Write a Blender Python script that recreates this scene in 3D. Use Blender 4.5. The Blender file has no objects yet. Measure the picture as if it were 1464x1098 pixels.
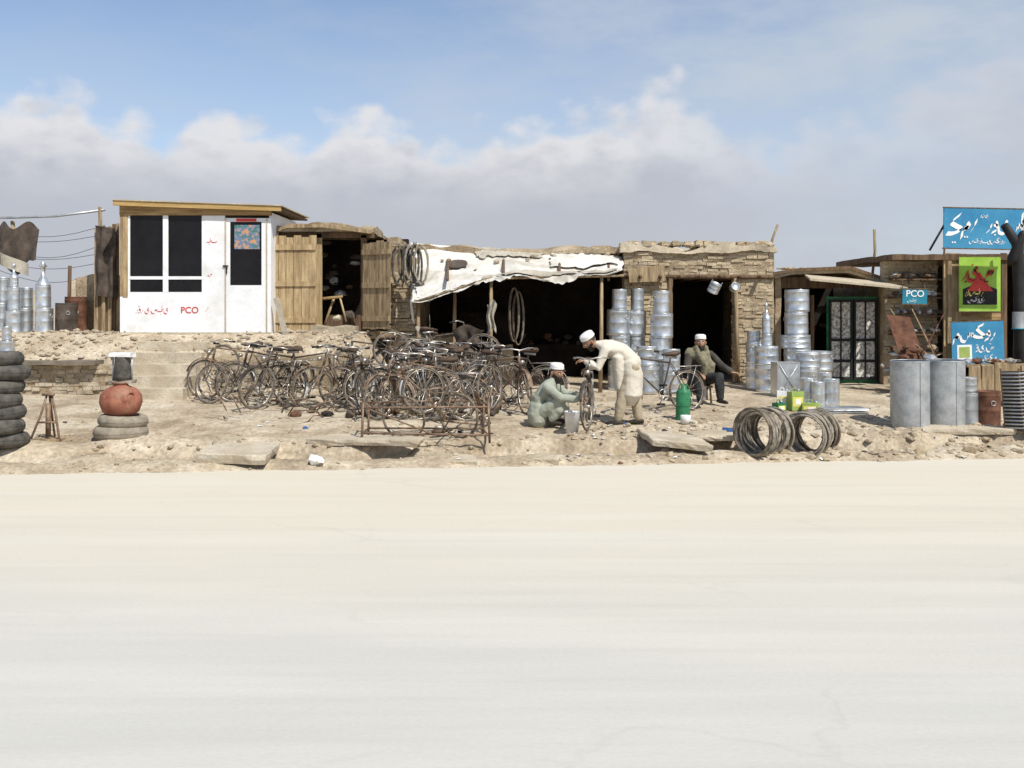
import bpy, math, random
from mathutils import Vector, Matrix, noise, Quaternion
random.seed(7)
R=random.random
def U(a,b): return a+(b-a)*random.random()
F=1423.0; CH=2.0
def WX(px,d): return (px-732)*d/F
def WZ(py,d): return CH-(py-440)*d/F
def P(px,py,d): return Vector((WX(px,d),d,WZ(py,d)))
def sstep(t): t=max(0,min(1,t)); return t*t*(3-2*t)
def fbm(x,y,z=0,o=4):
    s=0;a=1;f=1
    for i in range(o):
        s+=a*noise.noise(Vector((x*f,y*f,z*f+i*7.3)));a*=.5;f*=2.03
    return s
# ---------------------------------------------------------------- materials
MATS={}
def M(name,c1,c2=None,scale=5,rough=.85,metal=0,bump=0,bscale=None,stretch=(1,1,1),c3=None,detail=8,contrast=(.35,.65),rand=0,spec=.3,dist=.02,fine=0,wave=None,dirt=None):
    m=bpy.data.materials.new(name);m.use_nodes=True;nt=m.node_tree;n=nt.nodes;l=nt.links
    bs=n['Principled BSDF'];bs.inputs['Roughness'].default_value=rough;bs.inputs['Metallic'].default_value=metal
    bs.inputs['Specular IOR Level'].default_value=spec
    tc=n.new('ShaderNodeTexCoord');mp=n.new('ShaderNodeMapping');l.new(tc.outputs['Object'],mp.inputs[0])
    mp.inputs['Scale'].default_value=stretch
    col=None
    if c2:
        nz=n.new('ShaderNodeTexNoise');nz.inputs['Scale'].default_value=scale;nz.inputs['Detail'].default_value=detail;nz.inputs['Roughness'].default_value=.62
        l.new(mp.outputs[0],nz.inputs['Vector'])
        cr=n.new('ShaderNodeValToRGB');e=cr.color_ramp.elements
        e[0].position=contrast[0];e[0].color=(*c1,1);e[1].position=contrast[1];e[1].color=(*c2,1)
        if c3:
            q=e.new((contrast[0]+contrast[1])/2);q.color=(*c3,1)
        l.new(nz.outputs['Fac'],cr.inputs[0]);col=cr.outputs[0]
        if fine:
            n2=n.new('ShaderNodeTexNoise');n2.inputs['Scale'].default_value=scale*14;n2.inputs['Detail'].default_value=5
            l.new(mp.outputs[0],n2.inputs['Vector'])
            mr=n.new('ShaderNodeMapRange');mr.inputs[1].default_value=.3;mr.inputs[2].default_value=.7;mr.inputs[3].default_value=1-fine;mr.inputs[4].default_value=1+fine*.5
            l.new(n2.outputs['Fac'],mr.inputs[0])
            mx=n.new('ShaderNodeVectorMath');mx.operation='SCALE';l.new(col,mx.inputs[0]);l.new(mr.outputs[0],mx.inputs['Scale']);col=mx.outputs[0]
        if dirt:
            dc,dsc,d0,d1,am=dirt
            n3=n.new('ShaderNodeTexNoise');n3.inputs['Scale'].default_value=dsc;n3.inputs['Detail'].default_value=7;n3.inputs['Roughness'].default_value=.7
            ofs=n.new('ShaderNodeMapping');ofs.inputs['Location'].default_value=(3.3,9.1,5.2);l.new(tc.outputs['Object'],ofs.inputs[0]);l.new(ofs.outputs[0],n3.inputs['Vector'])
            mr=n.new('ShaderNodeMapRange');mr.inputs[1].default_value=d0;mr.inputs[2].default_value=d1;mr.inputs[3].default_value=0;mr.inputs[4].default_value=am
            l.new(n3.outputs['Fac'],mr.inputs[0])
            mx=n.new('ShaderNodeMix');mx.data_type='RGBA';l.new(mr.outputs[0],mx.inputs[0]);l.new(col,mx.inputs[6]);mx.inputs[7].default_value=(*dc,1);col=mx.outputs[2]
    if rand:
        oi=n.new('ShaderNodeObjectInfo');mr=n.new('ShaderNodeMapRange');mr.inputs[3].default_value=1-rand;mr.inputs[4].default_value=1+rand
        l.new(oi.outputs['Random'],mr.inputs[0])
        mx=n.new('ShaderNodeVectorMath');mx.operation='SCALE'
        if col: l.new(col,mx.inputs[0])
        else: mx.inputs[0].default_value=c1
        l.new(mr.outputs[0],mx.inputs['Scale']);col=mx.outputs[0]
    if col: l.new(col,bs.inputs['Base Color'])
    else: bs.inputs['Base Color'].default_value=(*c1,1)
    if bump:
        nb=n.new('ShaderNodeTexNoise');nb.inputs['Scale'].default_value=bscale or scale*4;nb.inputs['Detail'].default_value=7;nb.inputs['Roughness'].default_value=.65
        l.new(mp.outputs[0],nb.inputs['Vector'])
        bp=n.new('ShaderNodeBump');bp.inputs['Strength'].default_value=bump;bp.inputs['Distance'].default_value=dist
        l.new(nb.outputs['Fac'],bp.inputs['Height']);l.new(bp.outputs[0],bs.inputs['Normal'])
    MATS[name]=m;return m
M('dirt',(.34,.265,.18),(.60,.52,.395),1.3,.95,bump=.8,bscale=9,c3=(.49,.405,.29),dist=.04,fine=.3,spec=.1,dirt=((.19,.15,.11),.9,.54,.74,.6))
M('mud',(.28,.21,.135),(.52,.42,.29),2.2,.95,bump=.9,bscale=12,c3=(.41,.325,.215),dist=.04,fine=.3,spec=.1)
M('mudbrick',(.36,.275,.175),(.60,.495,.345),3.0,.95,bump=.8,bscale=22,c3=(.49,.395,.265),dist=.02,fine=.3,spec=.1)
M('mudlight',(.42,.35,.245),(.60,.52,.39),2.2,.95,bump=.6,bscale=14,dist=.03,fine=.2,spec=.1)
M('stone',(.26,.205,.14),(.55,.475,.36),4,.95,bump=.7,bscale=20,spec=.1,fine=.2)
M('shadein',(.010,.008,.007),(.030,.022,.016),2.5,.95,bump=.4)  # near-black colour puts the interior shade into walls, floor and goods
M('concrete',(.42,.36,.27),(.62,.55,.43),2.5,.92,bump=.6,bscale=14,fine=.2,spec=.15,dirt=((.44,.36,.25),2.2,.42,.62,.7),dist=.03)
M('concdark',(.13,.11,.08),(.24,.2,.15),4,.95,bump=.5)
M('white',(.66,.66,.64),(.82,.83,.84),1.3,.6,bump=.12,bscale=6,contrast=(.2,.5),fine=.04,dirt=((.55,.49,.38),1.6,.52,.75,.5))
M('wood',(.30,.20,.10),(.58,.44,.25),3,.8,bump=.5,bscale=16,stretch=(6,6,.6),c3=(.45,.33,.18),fine=.2,dirt=((.2,.14,.08),2,.5,.7,.5))
M('woodh',(.26,.16,.07),(.52,.36,.17),3,.8,bump=.5,bscale=16,stretch=(.6,6,6),fine=.2)
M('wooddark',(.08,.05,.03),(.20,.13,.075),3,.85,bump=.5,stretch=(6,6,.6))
M('oldwood',(.20,.14,.08),(.48,.36,.21),3,.85,bump=.6,stretch=(6,6,.7),fine=.25)
M('fascia',(.38,.24,.08),(.60,.42,.18),2,.7,bump=.3,stretch=(.5,6,6),fine=.15)
M('glass',(.005,.005,.006),(.012,.012,.014),2,.15,spec=.3)
M('tarp',(.50,.46,.38),(.74,.71,.65),1.5,.85,bump=.35,bscale=5,c3=(.66,.625,.55),dist=.04,fine=.12,contrast=(.3,.62),dirt=((.36,.31,.24),1.5,.50,.70,.7))
M('sack',(.36,.32,.25),(.54,.49,.40),3,.95,bump=.5,fine=.2,dirt=((.24,.20,.14),2.5,.5,.7,.6))
M('clothdark',(.045,.035,.028),(.13,.10,.08),4,.95,bump=.5)
M('galv',(.55,.58,.60),(.82,.84,.85),7,.38,metal=.85,bump=.12,bscale=14,c3=(.68,.71,.73),fine=.12,rand=.1,dirt=((.40,.36,.30),3,.55,.75,.5))
M('galvdull',(.36,.38,.39),(.58,.60,.61),5,.5,metal=.65,bump=.2,bscale=10,fine=.15,dirt=((.32,.29,.24),2,.5,.75,.5))
M('rust',(.09,.04,.025),(.24,.115,.07),6,.8,metal=.2,bump=.4,fine=.2)
M('tyre',(.045,.043,.04),(.13,.12,.10),8,.9,bump=.4)
M('tyredust',(.22,.19,.14),(.38,.33,.26),9,.95,bump=.5,fine=.2)
M('coil',(.12,.105,.085),(.42,.37,.30),14,.9,bump=.4,fine=.2)
M('bikeframe',(.022,.019,.016),(.11,.08,.055),9,.5,rand=.6,spec=.5)
M('biketyre',(.055,.046,.036),(.24,.19,.135),9,.9)
M('chrome',(.38,.34,.29),(.66,.62,.56),12,.4,metal=.8)
M('bikerust',(.14,.085,.05),(.34,.24,.17),10,.65,metal=.4)
M('saddle',(.05,.03,.02),(.11,.07,.045),9,.6)
M('whitepaint',(.60,.59,.56),(.82,.81,.79),8,.55)
M('clay',(.22,.07,.045),(.40,.16,.10),7,.75,bump=.2,fine=.25,dirt=((.35,.26,.17),3,.5,.7,.6))
M('green',(.02,.14,.06),(.05,.24,.11),6,.45)
M('teal',(.02,.10,.10),(.04,.18,.17),6,.8)
M('limegreen',(.26,.46,.05),(.36,.58,.09),3,.5)
M('cangreen',(.22,.34,.07),(.40,.48,.15),3,.45)
M('yellow',(.72,.60,.12),(.80,.68,.2),4,.5)
M('red',(.50,.04,.03),(.62,.06,.05),4,.5)
M('signblue',(.03,.20,.38),(.07,.30,.48),1.5,.5,fine=.08)
M('signteal',(.01,.17,.26),(.03,.24,.33),2,.5)
M('signwhite',(.78,.78,.76),(.88,.88,.86),4,.5)
M('black',(.01,.01,.01),(.025,.025,.025),4,.6)
M('blueplastic',(.03,.08,.22),(.05,.14,.32),4,.4)
M('paper',(.22,.21,.19),(.75,.73,.66),26,.7,contrast=(.42,.58))
M('poster',(.06,.18,.12),(.60,.30,.12),11,.6,c3=(.15,.22,.35),contrast=(.4,.6))
M('skin',(.30,.16,.095),(.42,.24,.15),6,.55,bump=.15,bscale=40)
M('beard',(.02,.017,.015),(.07,.06,.055),30,.9,bump=.5)
M('cap',(.74,.73,.70),(.86,.85,.82),10,.8,bump=.3,bscale=60)
M('kamgreen',(.29,.31,.25),(.40,.42,.34),3,.9,bump=.3,bscale=9,dist=.02)
M('kambeige',(.56,.51,.42),(.68,.63,.53),2,.9,bump=.3,bscale=8,dist=.02)
M('troubeige',(.36,.30,.21),(.46,.39,.28),2,.9,bump=.3,bscale=8,dist=.02)
M('jacket',(.035,.03,.025),(.08,.07,.055),5,.9,bump=.5,bscale=10)
M('scarf',(.14,.13,.085),(.28,.25,.16),14,.95,bump=.6,bscale=30)
M('troudark',(.02,.02,.022),(.05,.05,.05),5,.9,bump=.4)
M('shoe',(.02,.015,.012),(.05,.04,.03),5,.5)
M('portrait',(.42,.28,.2),(.5,.34,.24),3,.6)
def roadmat():
    m=bpy.data.materials.new('road');m.use_nodes=True;nt=m.node_tree;n=nt.nodes;l=nt.links
    bs=n['Principled BSDF'];bs.inputs['Roughness'].default_value=.9;bs.inputs['Specular IOR Level'].default_value=.12
    tc=n.new('ShaderNodeTexCoord')
    def nz(scale,st,det=6,rg=.6,loc=(0,0,0)):
        mp=n.new('ShaderNodeMapping');mp.inputs['Scale'].default_value=st;mp.inputs['Location'].default_value=loc;l.new(tc.outputs['Object'],mp.inputs[0])
        q=n.new('ShaderNodeTexNoise');q.inputs['Scale'].default_value=scale;q.inputs['Detail'].default_value=det;q.inputs['Roughness'].default_value=rg;l.new(mp.outputs[0],q.inputs['Vector']);return q.outputs['Fac'],mp
    def mr(v,a,b,c,d,sm=False):
        q=n.new('ShaderNodeMapRange')
        if sm:q.interpolation_type='SMOOTHSTEP'
        l.new(v,q.inputs[0])
        for i,k in enumerate((a,b,c,d)): q.inputs[i+1].default_value=k
        return q.outputs[0]
    def mth(op,a,b):
        q=n.new('ShaderNodeMath');q.operation=op
        for i,v in enumerate((a,b)):
            if isinstance(v,(int,float)): q.inputs[i].default_value=v
            else: l.new(v,q.inputs[i])
        return q.outputs[0]
    def mix(f,a,b):
        q=n.new('ShaderNodeMix');q.data_type='RGBA';l.new(f,q.inputs[0])
        for i,v in ((6,a),(7,b)):
            if isinstance(v,tuple): q.inputs[i].default_value=(*v,1)
            else: l.new(v,q.inputs[i])
        return q.outputs[2]
    sp=n.new('ShaderNodeSeparateXYZ');l.new(tc.outputs['Object'],sp.inputs[0])
    big,_=nz(.5,(.35,1,1),6,.6)
    yy=mth('ADD',sp.outputs[1],mth('MULTIPLY',mth('SUBTRACT',big,.5),5))
    col=mix(mr(yy,4.0,10.8,0,1,True),(.51,.495,.45),(.60,.545,.44))
    s1,_=nz(1.4,(.14,1.3,1),6,.6,(4,2,0))
    col=mix(mr(s1,.45,.75,0,.40),col,(.655,.62,.545))
    s2,_=nz(1.9,(.12,2.0,1),6,.65,(14,7,0))
    col=mix(mr(s2,.50,.78,0,.30),col,(.42,.395,.345))
    f,_=nz(60,(.5,1,1),4,.6)
    q=n.new('ShaderNodeVectorMath');q.operation='SCALE';l.new(col,q.inputs[0]);l.new(mr(f,.25,.75,.95,1.05),q.inputs['Scale']);col=q.outputs[0]
    wv=n.new('ShaderNodeTexNoise');wv.inputs['Scale'].default_value=1.2;wv.inputs['Detail'].default_value=5;l.new(tc.outputs['Object'],wv.inputs['Vector'])
    ad=n.new('ShaderNodeVectorMath');ad.operation='MULTIPLY_ADD';l.new(wv.outputs['Color'],ad.inputs[0]);ad.inputs[1].default_value=(1.6,1.6,0);l.new(tc.outputs['Object'],ad.inputs[2])
    vo=n.new('ShaderNodeTexVoronoi');vo.feature='DISTANCE_TO_EDGE';vo.inputs['Scale'].default_value=.33;l.new(ad.outputs[0],vo.inputs['Vector'])
    cm,_=nz(.7,(1,1,1),3,.5,(9,9,0))
    cr=mth('MULTIPLY',mr(vo.outputs['Distance'],0,.014,1,0),mr(cm,.5,.65,0,.14))
    col=mix(cr,col,(.33,.31,.27))
    l.new(col,bs.inputs['Base Color'])
    nb,_=nz(14,(.5,1,1),6,.6)
    bp=n.new('ShaderNodeBump');bp.inputs['Strength'].default_value=.2;bp.inputs['Distance'].default_value=.01;l.new(nb,bp.inputs['Height']);l.new(bp.outputs[0],bs.inputs['Normal'])
    MATS['road']=m
roadmat()
# ---------------------------------------------------------------- mesh builder
class B:
    def __init__(s): s.v=[];s.f=[];s.m=[];s.s=[];s.X=Matrix();s.mats=[]
    def mi(s,m):
        if m not in s.mats: s.mats.append(m)
        return s.mats.index(m)
    def add(s,vs,fs,mat,smooth=False):
        o=len(s.v);k=s.mi(mat)
        for v in vs: s.v.append(s.X@Vector(v))
        for f in fs: s.f.append([i+o for i in f]);s.m.append(k);s.s.append(smooth)
    def box(s,a,b,mat,j=0,rot=None):
        x0,y0,z0=a;x1,y1,z1=b
        vs=[Vector(p) for p in [(x0,y0,z0),(x1,y0,z0),(x1,y1,z0),(x0,y1,z0),(x0,y0,z1),(x1,y0,z1),(x1,y1,z1),(x0,y1,z1)]]
        if j: vs=[v+Vector((U(-j,j),U(-j,j),U(-j,j))) for v in vs]
        if rot is not None:
            c=(Vector(a)+Vector(b))/2; vs=[c+rot@(v-c) for v in vs]
        s.add(vs,[(0,3,2,1),(4,5,6,7),(0,1,5,4),(1,2,6,5),(2,3,7,6),(3,0,4,7)],mat)
    def prism(s,pts,d,mat):
        n=len(pts);vs=[Vector(p) for p in pts]+[Vector(p)+Vector(d) for p in pts]
        fs=[list(range(n))[::-1],list(range(n,2*n))]+[(i,(i+1)%n,n+(i+1)%n,n+i) for i in range(n)]
        s.add(vs,fs,mat)
    def tube(s,pts,r,mat,n=6,side=None,flat=1,cap=0,closed=False,smooth=True):
        pts=[Vector(p) for p in pts];k=len(pts)
        rs=list(r) if hasattr(r,'__len__') else [r]*k
        T=[]
        for i in range(k):
            if closed: t=pts[(i+1)%k]-pts[i-1]
            else: t=pts[min(i+1,k-1)]-pts[max(i-1,0)]
            T.append(t.normalized() if t.length>1e-9 else Vector((0,0,1)))
        rings=[]
        prev=None
        for i in range(k):
            t=T[i]
            if side is not None: a=Vector(side)
            elif prev is not None: a=prev
            else: a=Vector((0,0,1)) if abs(t.z)<.9 else Vector((1,0,0))
            a=(a-t*a.dot(t))
            a=a.normalized() if a.length>1e-6 else t.orthogonal().normalized()
            prev=a;b=t.cross(a)
            rings.append((pts[i],a,b,rs[i]))
        if cap and not closed:
            h=[];c,a,b,q=rings[0]
            for j in range(cap):
                th=math.pi/2*(j+.35)/(cap+.35);h.append((c-T[0]*q*math.cos(th),a,b,q*math.sin(th)))
            e=[];c,a,b,q=rings[-1]
            for j in range(cap-1,-1,-1):
                th=math.pi/2*(j+.35)/(cap+.35);e.append((c+T[-1]*q*math.cos(th),a,b,q*math.sin(th)))
            rings=h+rings+e
        vs=[];
        for c,a,b,q in rings:
            for j in range(n):
                th=2*math.pi*j/n;vs.append(c+a*(math.cos(th)*q*flat)+b*(math.sin(th)*q))
        K=len(rings);fs=[]
        for i in range(K if closed else K-1):
            for j in range(n):
                i2=(i+1)%K;fs.append((i*n+j,i*n+(j+1)%n,i2*n+(j+1)%n,i2*n+j))
        if not closed:
            fs.append(list(range(n))[::-1]);fs.append([(K-1)*n+j for j in range(n)])
        s.add(vs,fs,mat,smooth)
    def ring(s,c,axis,Rr,r,mat,n=28,m=6,a0=0,a1=None,jit=0,flat=1):
        c=Vector(c);axis=Vector(axis).normalized();u=axis.orthogonal().normalized() if abs(axis.y)<.9 else Vector((1,0,0));
        u=(u-axis*u.dot(axis)).normalized();w=axis.cross(u)
        closed=a1 is None
        if closed: ang=[2*math.pi*i/n for i in range(n)]
        else: ang=[a0+(a1-a0)*i/(n-1) for i in range(n)]
        pts=[c+(u*math.cos(t)+w*math.sin(t))*Rr*(1+(U(-jit,jit) if jit else 0)) for t in ang]
        s.tube(pts,r,mat,n=m,side=axis,closed=closed,flat=flat)
    def lathe(s,prof,mat,n=24,o=(0,0,0),smooth=True):
        o=Vector(o);vs=[];fs=[]
        for r,z in prof:
            for j in range(n):
                t=2*math.pi*j/n;vs.append(o+Vector((r*math.cos(t),r*math.sin(t),z)))
        for i in range(len(prof)-1):
            for j in range(n):
                fs.append((i*n+j,i*n+(j+1)%n,(i+1)*n+(j+1)%n,(i+1)*n+j))
        s.add(vs,fs,mat,smooth)
    def mudbox(s,a,b,mat,step=.12,amp=.03,sc=2.5,topamp=0):
        a=Vector(a);b=Vector(b);d=b-a
        N=[max(1,int(abs(d[i])/step)) for i in range(3)]
        def face(o,u,v,nu,nv):
            vs=[];
            for i in range(nu+1):
                for j in range(nv+1):
                    p=o+u*(i/nu)+v*(j/nv)
                    nv_=noise.noise_vector(p*sc)+noise.noise_vector(p*sc*3.1)*.4
                    q=p+nv_*amp
                    if topamp and abs(p.z-b.z)<1e-4: q.z+=topamp*fbm(p.x*1.3,p.y*1.3,3)
                    vs.append(q)
            fs=[(i*(nv+1)+j,(i+1)*(nv+1)+j,(i+1)*(nv+1)+j+1,i*(nv+1)+j+1) for i in range(nu) for j in range(nv)]
            s.add(vs,fs,mat,True)
        X=Vector((d.x,0,0));Y=Vector((0,d.y,0));Z=Vector((0,0,d.z))
        face(a,X,Z,N[0],N[2]);face(a+Y+X,-X,Z,N[0],N[2]);face(a+Y,-Y,Z,N[1],N[2]);face(a+X,Y,Z,N[1],N[2])
        face(a+Z,X,Y,N[0],N[1]);face(a+Y,X,-Y,N[0],N[1])
    def bricks(s,o,u,L,H,mat,depth=.1,bl=.2,bh=.065,gap=.008,nrm=(0,-1,0),drop=.04):
        o=Vector(o);u=Vector(u).normalized();nrm=Vector(nrm);z=0;row=0
        while z<H-.01:
            x=-bl*U(.3,.7) if row%2 else -bl*U(0,.15)
            while x<L-.02:
                bb=bl*U(.8,1.15)
                x0=max(x,0);x1=min(x+bb-gap,L)
                if x1-x0>.04 and R()>drop:
                    out=U(-.01,.035);w=depth
                    c=[]
                    zz=z+U(-.008,.008)+.012*noise.noise(Vector((x*1.1,row*.1,3)))
                    for (sx,sn,sz) in [(x0,out,zz),(x1,out,zz),(x1,-w,zz),(x0,-w,zz),(x0,out,zz+bh-gap),(x1,out,zz+bh-gap),(x1,-w,zz+bh-gap),(x0,-w,zz+bh-gap)]:
                        c.append(o+u*(sx+U(-.009,.009))+nrm*(sn+U(-.009,.009))+Vector((0,0,sz+U(-.008,.008))))
                    s.add(c,[(0,3,2,1),(4,5,6,7),(0,1,5,4),(1,2,6,5),(2,3,7,6),(3,0,4,7)],mat)
                x+=bb
            z+=bh;row+=1
    def rock(s,c,r,mat,sq=.7):
        c=Vector(c);t=(1+5**.5)/2
        V0=[(-1,t,0),(1,t,0),(-1,-t,0),(1,-t,0),(0,-1,t),(0,1,t),(0,-1,-t),(0,1,-t),(t,0,-1),(t,0,1),(-t,0,-1),(-t,0,1)]
        FF=[(0,11,5),(0,5,1),(0,1,7),(0,7,10),(0,10,11),(1,5,9),(5,11,4),(11,10,2),(10,7,6),(7,1,8),(3,9,4),(3,4,2),(3,2,6),(3,6,8),(3,8,9),(4,9,5),(2,4,11),(6,2,10),(8,6,7),(9,8,1)]
        q=Matrix.Rotation(U(0,6.28),3,'Z')@Matrix.Diagonal((U(.7,1.3),U(.7,1.3),sq*U(.6,1.1)))@Matrix.Rotation(U(0,6.28),3,'X')
        s.add([c+q@(Vector(v)*r/1.9*U(.75,1.2)) for v in V0],FF,mat)
    def sheet(s,fn,nu,nv,mat,smooth=True):
        vs=[fn(i/nu,j/nv) for i in range(nu+1) for j in range(nv+1)]
        fs=[(i*(nv+1)+j,(i+1)*(nv+1)+j,(i+1)*(nv+1)+j+1,i*(nv+1)+j+1) for i in range(nu) for j in range(nv)]
        s.add(vs,fs,mat,smooth)
    def mesh(s,name):
        me=bpy.data.meshes.new(name);me.from_pydata([tuple(v) for v in s.v],[],s.f)
        for m in s.mats: me.materials.append(MATS[m])
        me.polygons.foreach_set('material_index',s.m);me.polygons.foreach_set('use_smooth',s.s)
        me.update();return me
    def obj(s,name,parent=None,loc=(0,0,0),rot=(0,0,0)):
        o=bpy.data.objects.new(name,s.mesh(name));bpy.context.scene.collection.objects.link(o)
        o.location=loc;o.rotation_euler=rot
        if parent: o.parent=parent
        return o
def empty(name,loc=(0,0,0),rot=(0,0,0)):
    o=bpy.data.objects.new(name,None);bpy.context.scene.collection.objects.link(o);o.location=loc;o.rotation_euler=rot;o.empty_display_size=.2;return o
def inst(name,me,loc,rot=(0,0,0),sc=1):
    o=bpy.data.objects.new(name,me);bpy.context.scene.collection.objects.link(o);o.location=loc;o.rotation_euler=rot;o.scale=(sc,sc,sc);return o
def text(body,size,mat,parent,loc,rot=(math.pi/2,0,0),name='lettering'):
    c=bpy.data.curves.new(name,'FONT');c.body=body;c.size=size;c.extrude=.001;c.align_x='CENTER';c.align_y='CENTER';c.offset=.002
    c.materials.append(MATS[mat])
    o=bpy.data.objects.new(name,c);bpy.context.scene.collection.objects.link(o);o.location=loc;o.rotation_euler=rot;o.parent=parent
# ---------------------------------------------------------------- terrain
def edge(x):
    xc=max(-30,min(30,x));return 12.45+.1*xc+.10*noise.noise(Vector((x*1.1,3,0)))+.06*noise.noise(Vector((x*4,8,0)))
def hgt(x,y):
    t=y-edge(x)
    pts=[(-99,-.03),(0,-.03),(.25,.07),(1.0,.14),(2.3,.28),(5.,.42),(7.5,.5),(12,.52),(60,.3),(9e9,.3)]
    z=0
    for (a,b),(c,d) in zip(pts,pts[1:]):
        if a<=t<=c:
            z=b+(d-b)*(t-a)/(c-a) if c<1e6 else b;break
    if t>0 and y<40 and abs(x)<40:
        k=sstep(t/.6)*(1-.55*sstep((t-2)/3))
        z+=k*(.04*fbm(x*1.6,y*1.6,1,5)+.022*max(0,fbm(x*4,y*4,5,3)))
        if x>.3: z+=.05*k*max(0,fbm(x*2.5,y*3,9,4))*sstep((x-.3)/1)*(1-sstep((t-2)/1))
        if t<2.4:
            c=.85+.22*noise.noise(Vector((x*.7,5,1)))+.10*noise.noise(Vector((x*2.7,5,9)))
            dep=.22*sstep((.35+noise.noise(Vector((x*.55,2,7)))+(.25 if x>-2.6 else -.1))/.5)
            if x<-5:dep*=.5
            q=t-c
            prof=sstep((q+.42)/.34) if q<-.08 else (1 if q<.10 else 1-sstep((q-.10)/.11))
            z-=dep*prof
            z+=.07*math.exp(-((q-.42)/.25)**2)*sstep(dep/.1)
    if y>16 and x<0:
        yb=17.75 if x<-5.5 else 18.0
        yb+=.12*noise.noise(Vector((x*1.5,0,2)))
        w=sstep((-2.25-x+.2*noise.noise(Vector((y*2,1,1))))/.7)*sstep((y-yb)/.4)
        top=1.03+.5*max(0,min(1,(y-18.0)/1.0))+.04*fbm(x*2,y*2,4)
        if y>30: w*=max(0,1-(y-30)/25)
        z=z*(1-w)+top*w
    return z
def axis(lo,hi,st,far):
    a=[];x=lo
    while x<hi: a.append(x);x+=st
    o=[];s=st*2;x=hi
    while x<far: o.append(x);x+=s;s*=1.5
    p=[];s=st*2;x=lo-s
    while x>-far: p.append(x);s*=1.5;x-=s
    return p[::-1]+a+o+[far]
b=B()
xs=axis(-13,13,.075,4000);ys=axis(11,20.5,.06,4000)
ny=len(ys)
b.add([(x,y,hgt(x,y)) for x in xs for y in ys],[(i*ny+j,(i+1)*ny+j,(i+1)*ny+j+1,i*ny+j+1) for i in range(len(xs)-1) for j in range(ny-1)],'dirt',True)
b.obj('dirt_ground')
b=B();ys2=[-9,-4,0,4,8,10.5,99]
xr=axis(-13,13,.10,1500)
b.add([(x,(min(y,edge(x)+.10+.05*noise.noise(Vector((x*7,0,4)))) if y>90 else y),0) for x in xr for y in ys2],[(i*7+j,(i+1)*7+j,(i+1)*7+j+1,i*7+j+1) for i in range(len(xr)-1) for j in range(6)],'road',True)
b.obj('dusty_road')
# rubble
b=B()
for i in range(2600):
    x=U(-9,10);t=abs(random.gauss(0,1))*1.6 if R()<.6 else U(0,6.5)
    if i%3==0: x=U(.8,9.5);t=U(.05,2.4)
    y=edge(x)+.05+t
    if x>-2 or y<17.6:
        r=.008+.045*R()**4*(1.6 if x>.8 else 1)
        b.rock((x,y,hgt(x,y)+r*.1),r,random.choice(['stone','stone','dirt','mud','mudlight']))
for i in range(900):
    x=U(-10,-2.6);y=U(17.9,19.3);r=.015+.06*R()**3
    b.rock((x,y,hgt(x,y)+r*.2),r,'stone')
for i in range(300):
    x=U(3.2,9.8);y=edge(x)+U(.1,1.4);r=U(.03,.11)*R()**.8+.012
    b.rock((x,y,hgt(x,y)-r*.15),r,random.choice(['stone','mud','dirt','dirt','mudlight']))
for i in range(120):
    x=U(-5.5,1.2);y=edge(x)+.85+U(-.25,.4);r=U(.02,.07)
    b.rock((x,y,hgt(x,y)-r*.1),r,random.choice(['stone','mud','dirt']))
b.obj('rubble_stones')
b=B()
for i in range(300):
    x=U(-8,9)
    if R()<.5: x=U(.7,2.8)
    elif R()<.4: x=U(4,9)
    y=edge(x)+U(.1,3.5);z=hgt(x,y)+.012;s=U(.012,.045)
    a=U(0,6.28);q=Matrix.Rotation(a,3,'Z')@Matrix.Rotation(U(-.5,.5),3,'X')
    b.add([Vector((x,y,z))+q@Vector(p)*s for p in [(-1,-.6,0),(1,-.7,.1),(.8,.7,0),(0,.5,.35),(-.9,.6,0)]],[(0,1,3),(1,2,3),(0,3,4)],random.choice(['signwhite','paper','paper','blueplastic','clothdark','clothdark','rust','sack']))
b.obj('litter')
def slab(name,pts,th,mat,lift):
    b=B();n=len(pts)
    cx=sum(p[0] for p in pts)/n;cy=sum(p[1] for p in pts)/n;z=max(hgt(*p) for p in pts)
    rim=[]
    for i in range(n):
        p,q=Vector(pts[i]),Vector(pts[(i+1)%n])
        for k in range(9):
            w=p.lerp(q,k/9);o=.035*noise.noise_vector(Vector((w.x*5,w.y*5,1)));rim.append((w.x+o.x+U(-.008,.008),w.y+o.y+U(-.008,.008)))
    def zt(x,y): return z+lift[0]+(x-cx)*lift[1]+(y-cy)*lift[2]+.012*fbm(x*4,y*4,2,3)
    N=len(rim);vs=[];fs=[];sc=[.0,.3,.6,.85,.97,1.0]
    for k,s in enumerate(sc):
        for (x,y) in rim:
            X=cx+(x-cx)*s;Y=cy+(y-cy)*s;vs.append((X,Y,zt(X,Y)-(.012 if k==5 else 0)))
    for (x,y) in rim: vs.append((x+U(-.01,.01),y+U(-.01,.01),zt(x,y)-th*.5))
    for (x,y) in rim: vs.append((cx+(x-cx)*.96,cy+(y-cy)*.96,zt(x,y)-th))
    K=len(sc)+2
    for k in range(K-1):
        for j in range(N): fs.append((k*N+j,k*N+(j+1)%N,(k+1)*N+(j+1)%N,(k+1)*N+j))
    b.add(vs,fs,mat);return b.obj(name)
slab('concrete_slab',[(-3.95,12.35),(-3.0,12.2),(-3.1,13.3),(-3.9,13.4)],.12,'concrete',(.0,0,.03))
slab('concrete_slab',[(-2.75,13.25),(-1.2,12.85),(-1.15,13.2),(-2.5,13.65)],.08,'concrete',(.07,.02,.02))
slab('concrete_slab',[(1.85,13.1),(2.6,12.9),(2.55,13.6),(1.75,13.9)],.09,'concrete',(.04,-.06,.05))
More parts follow.
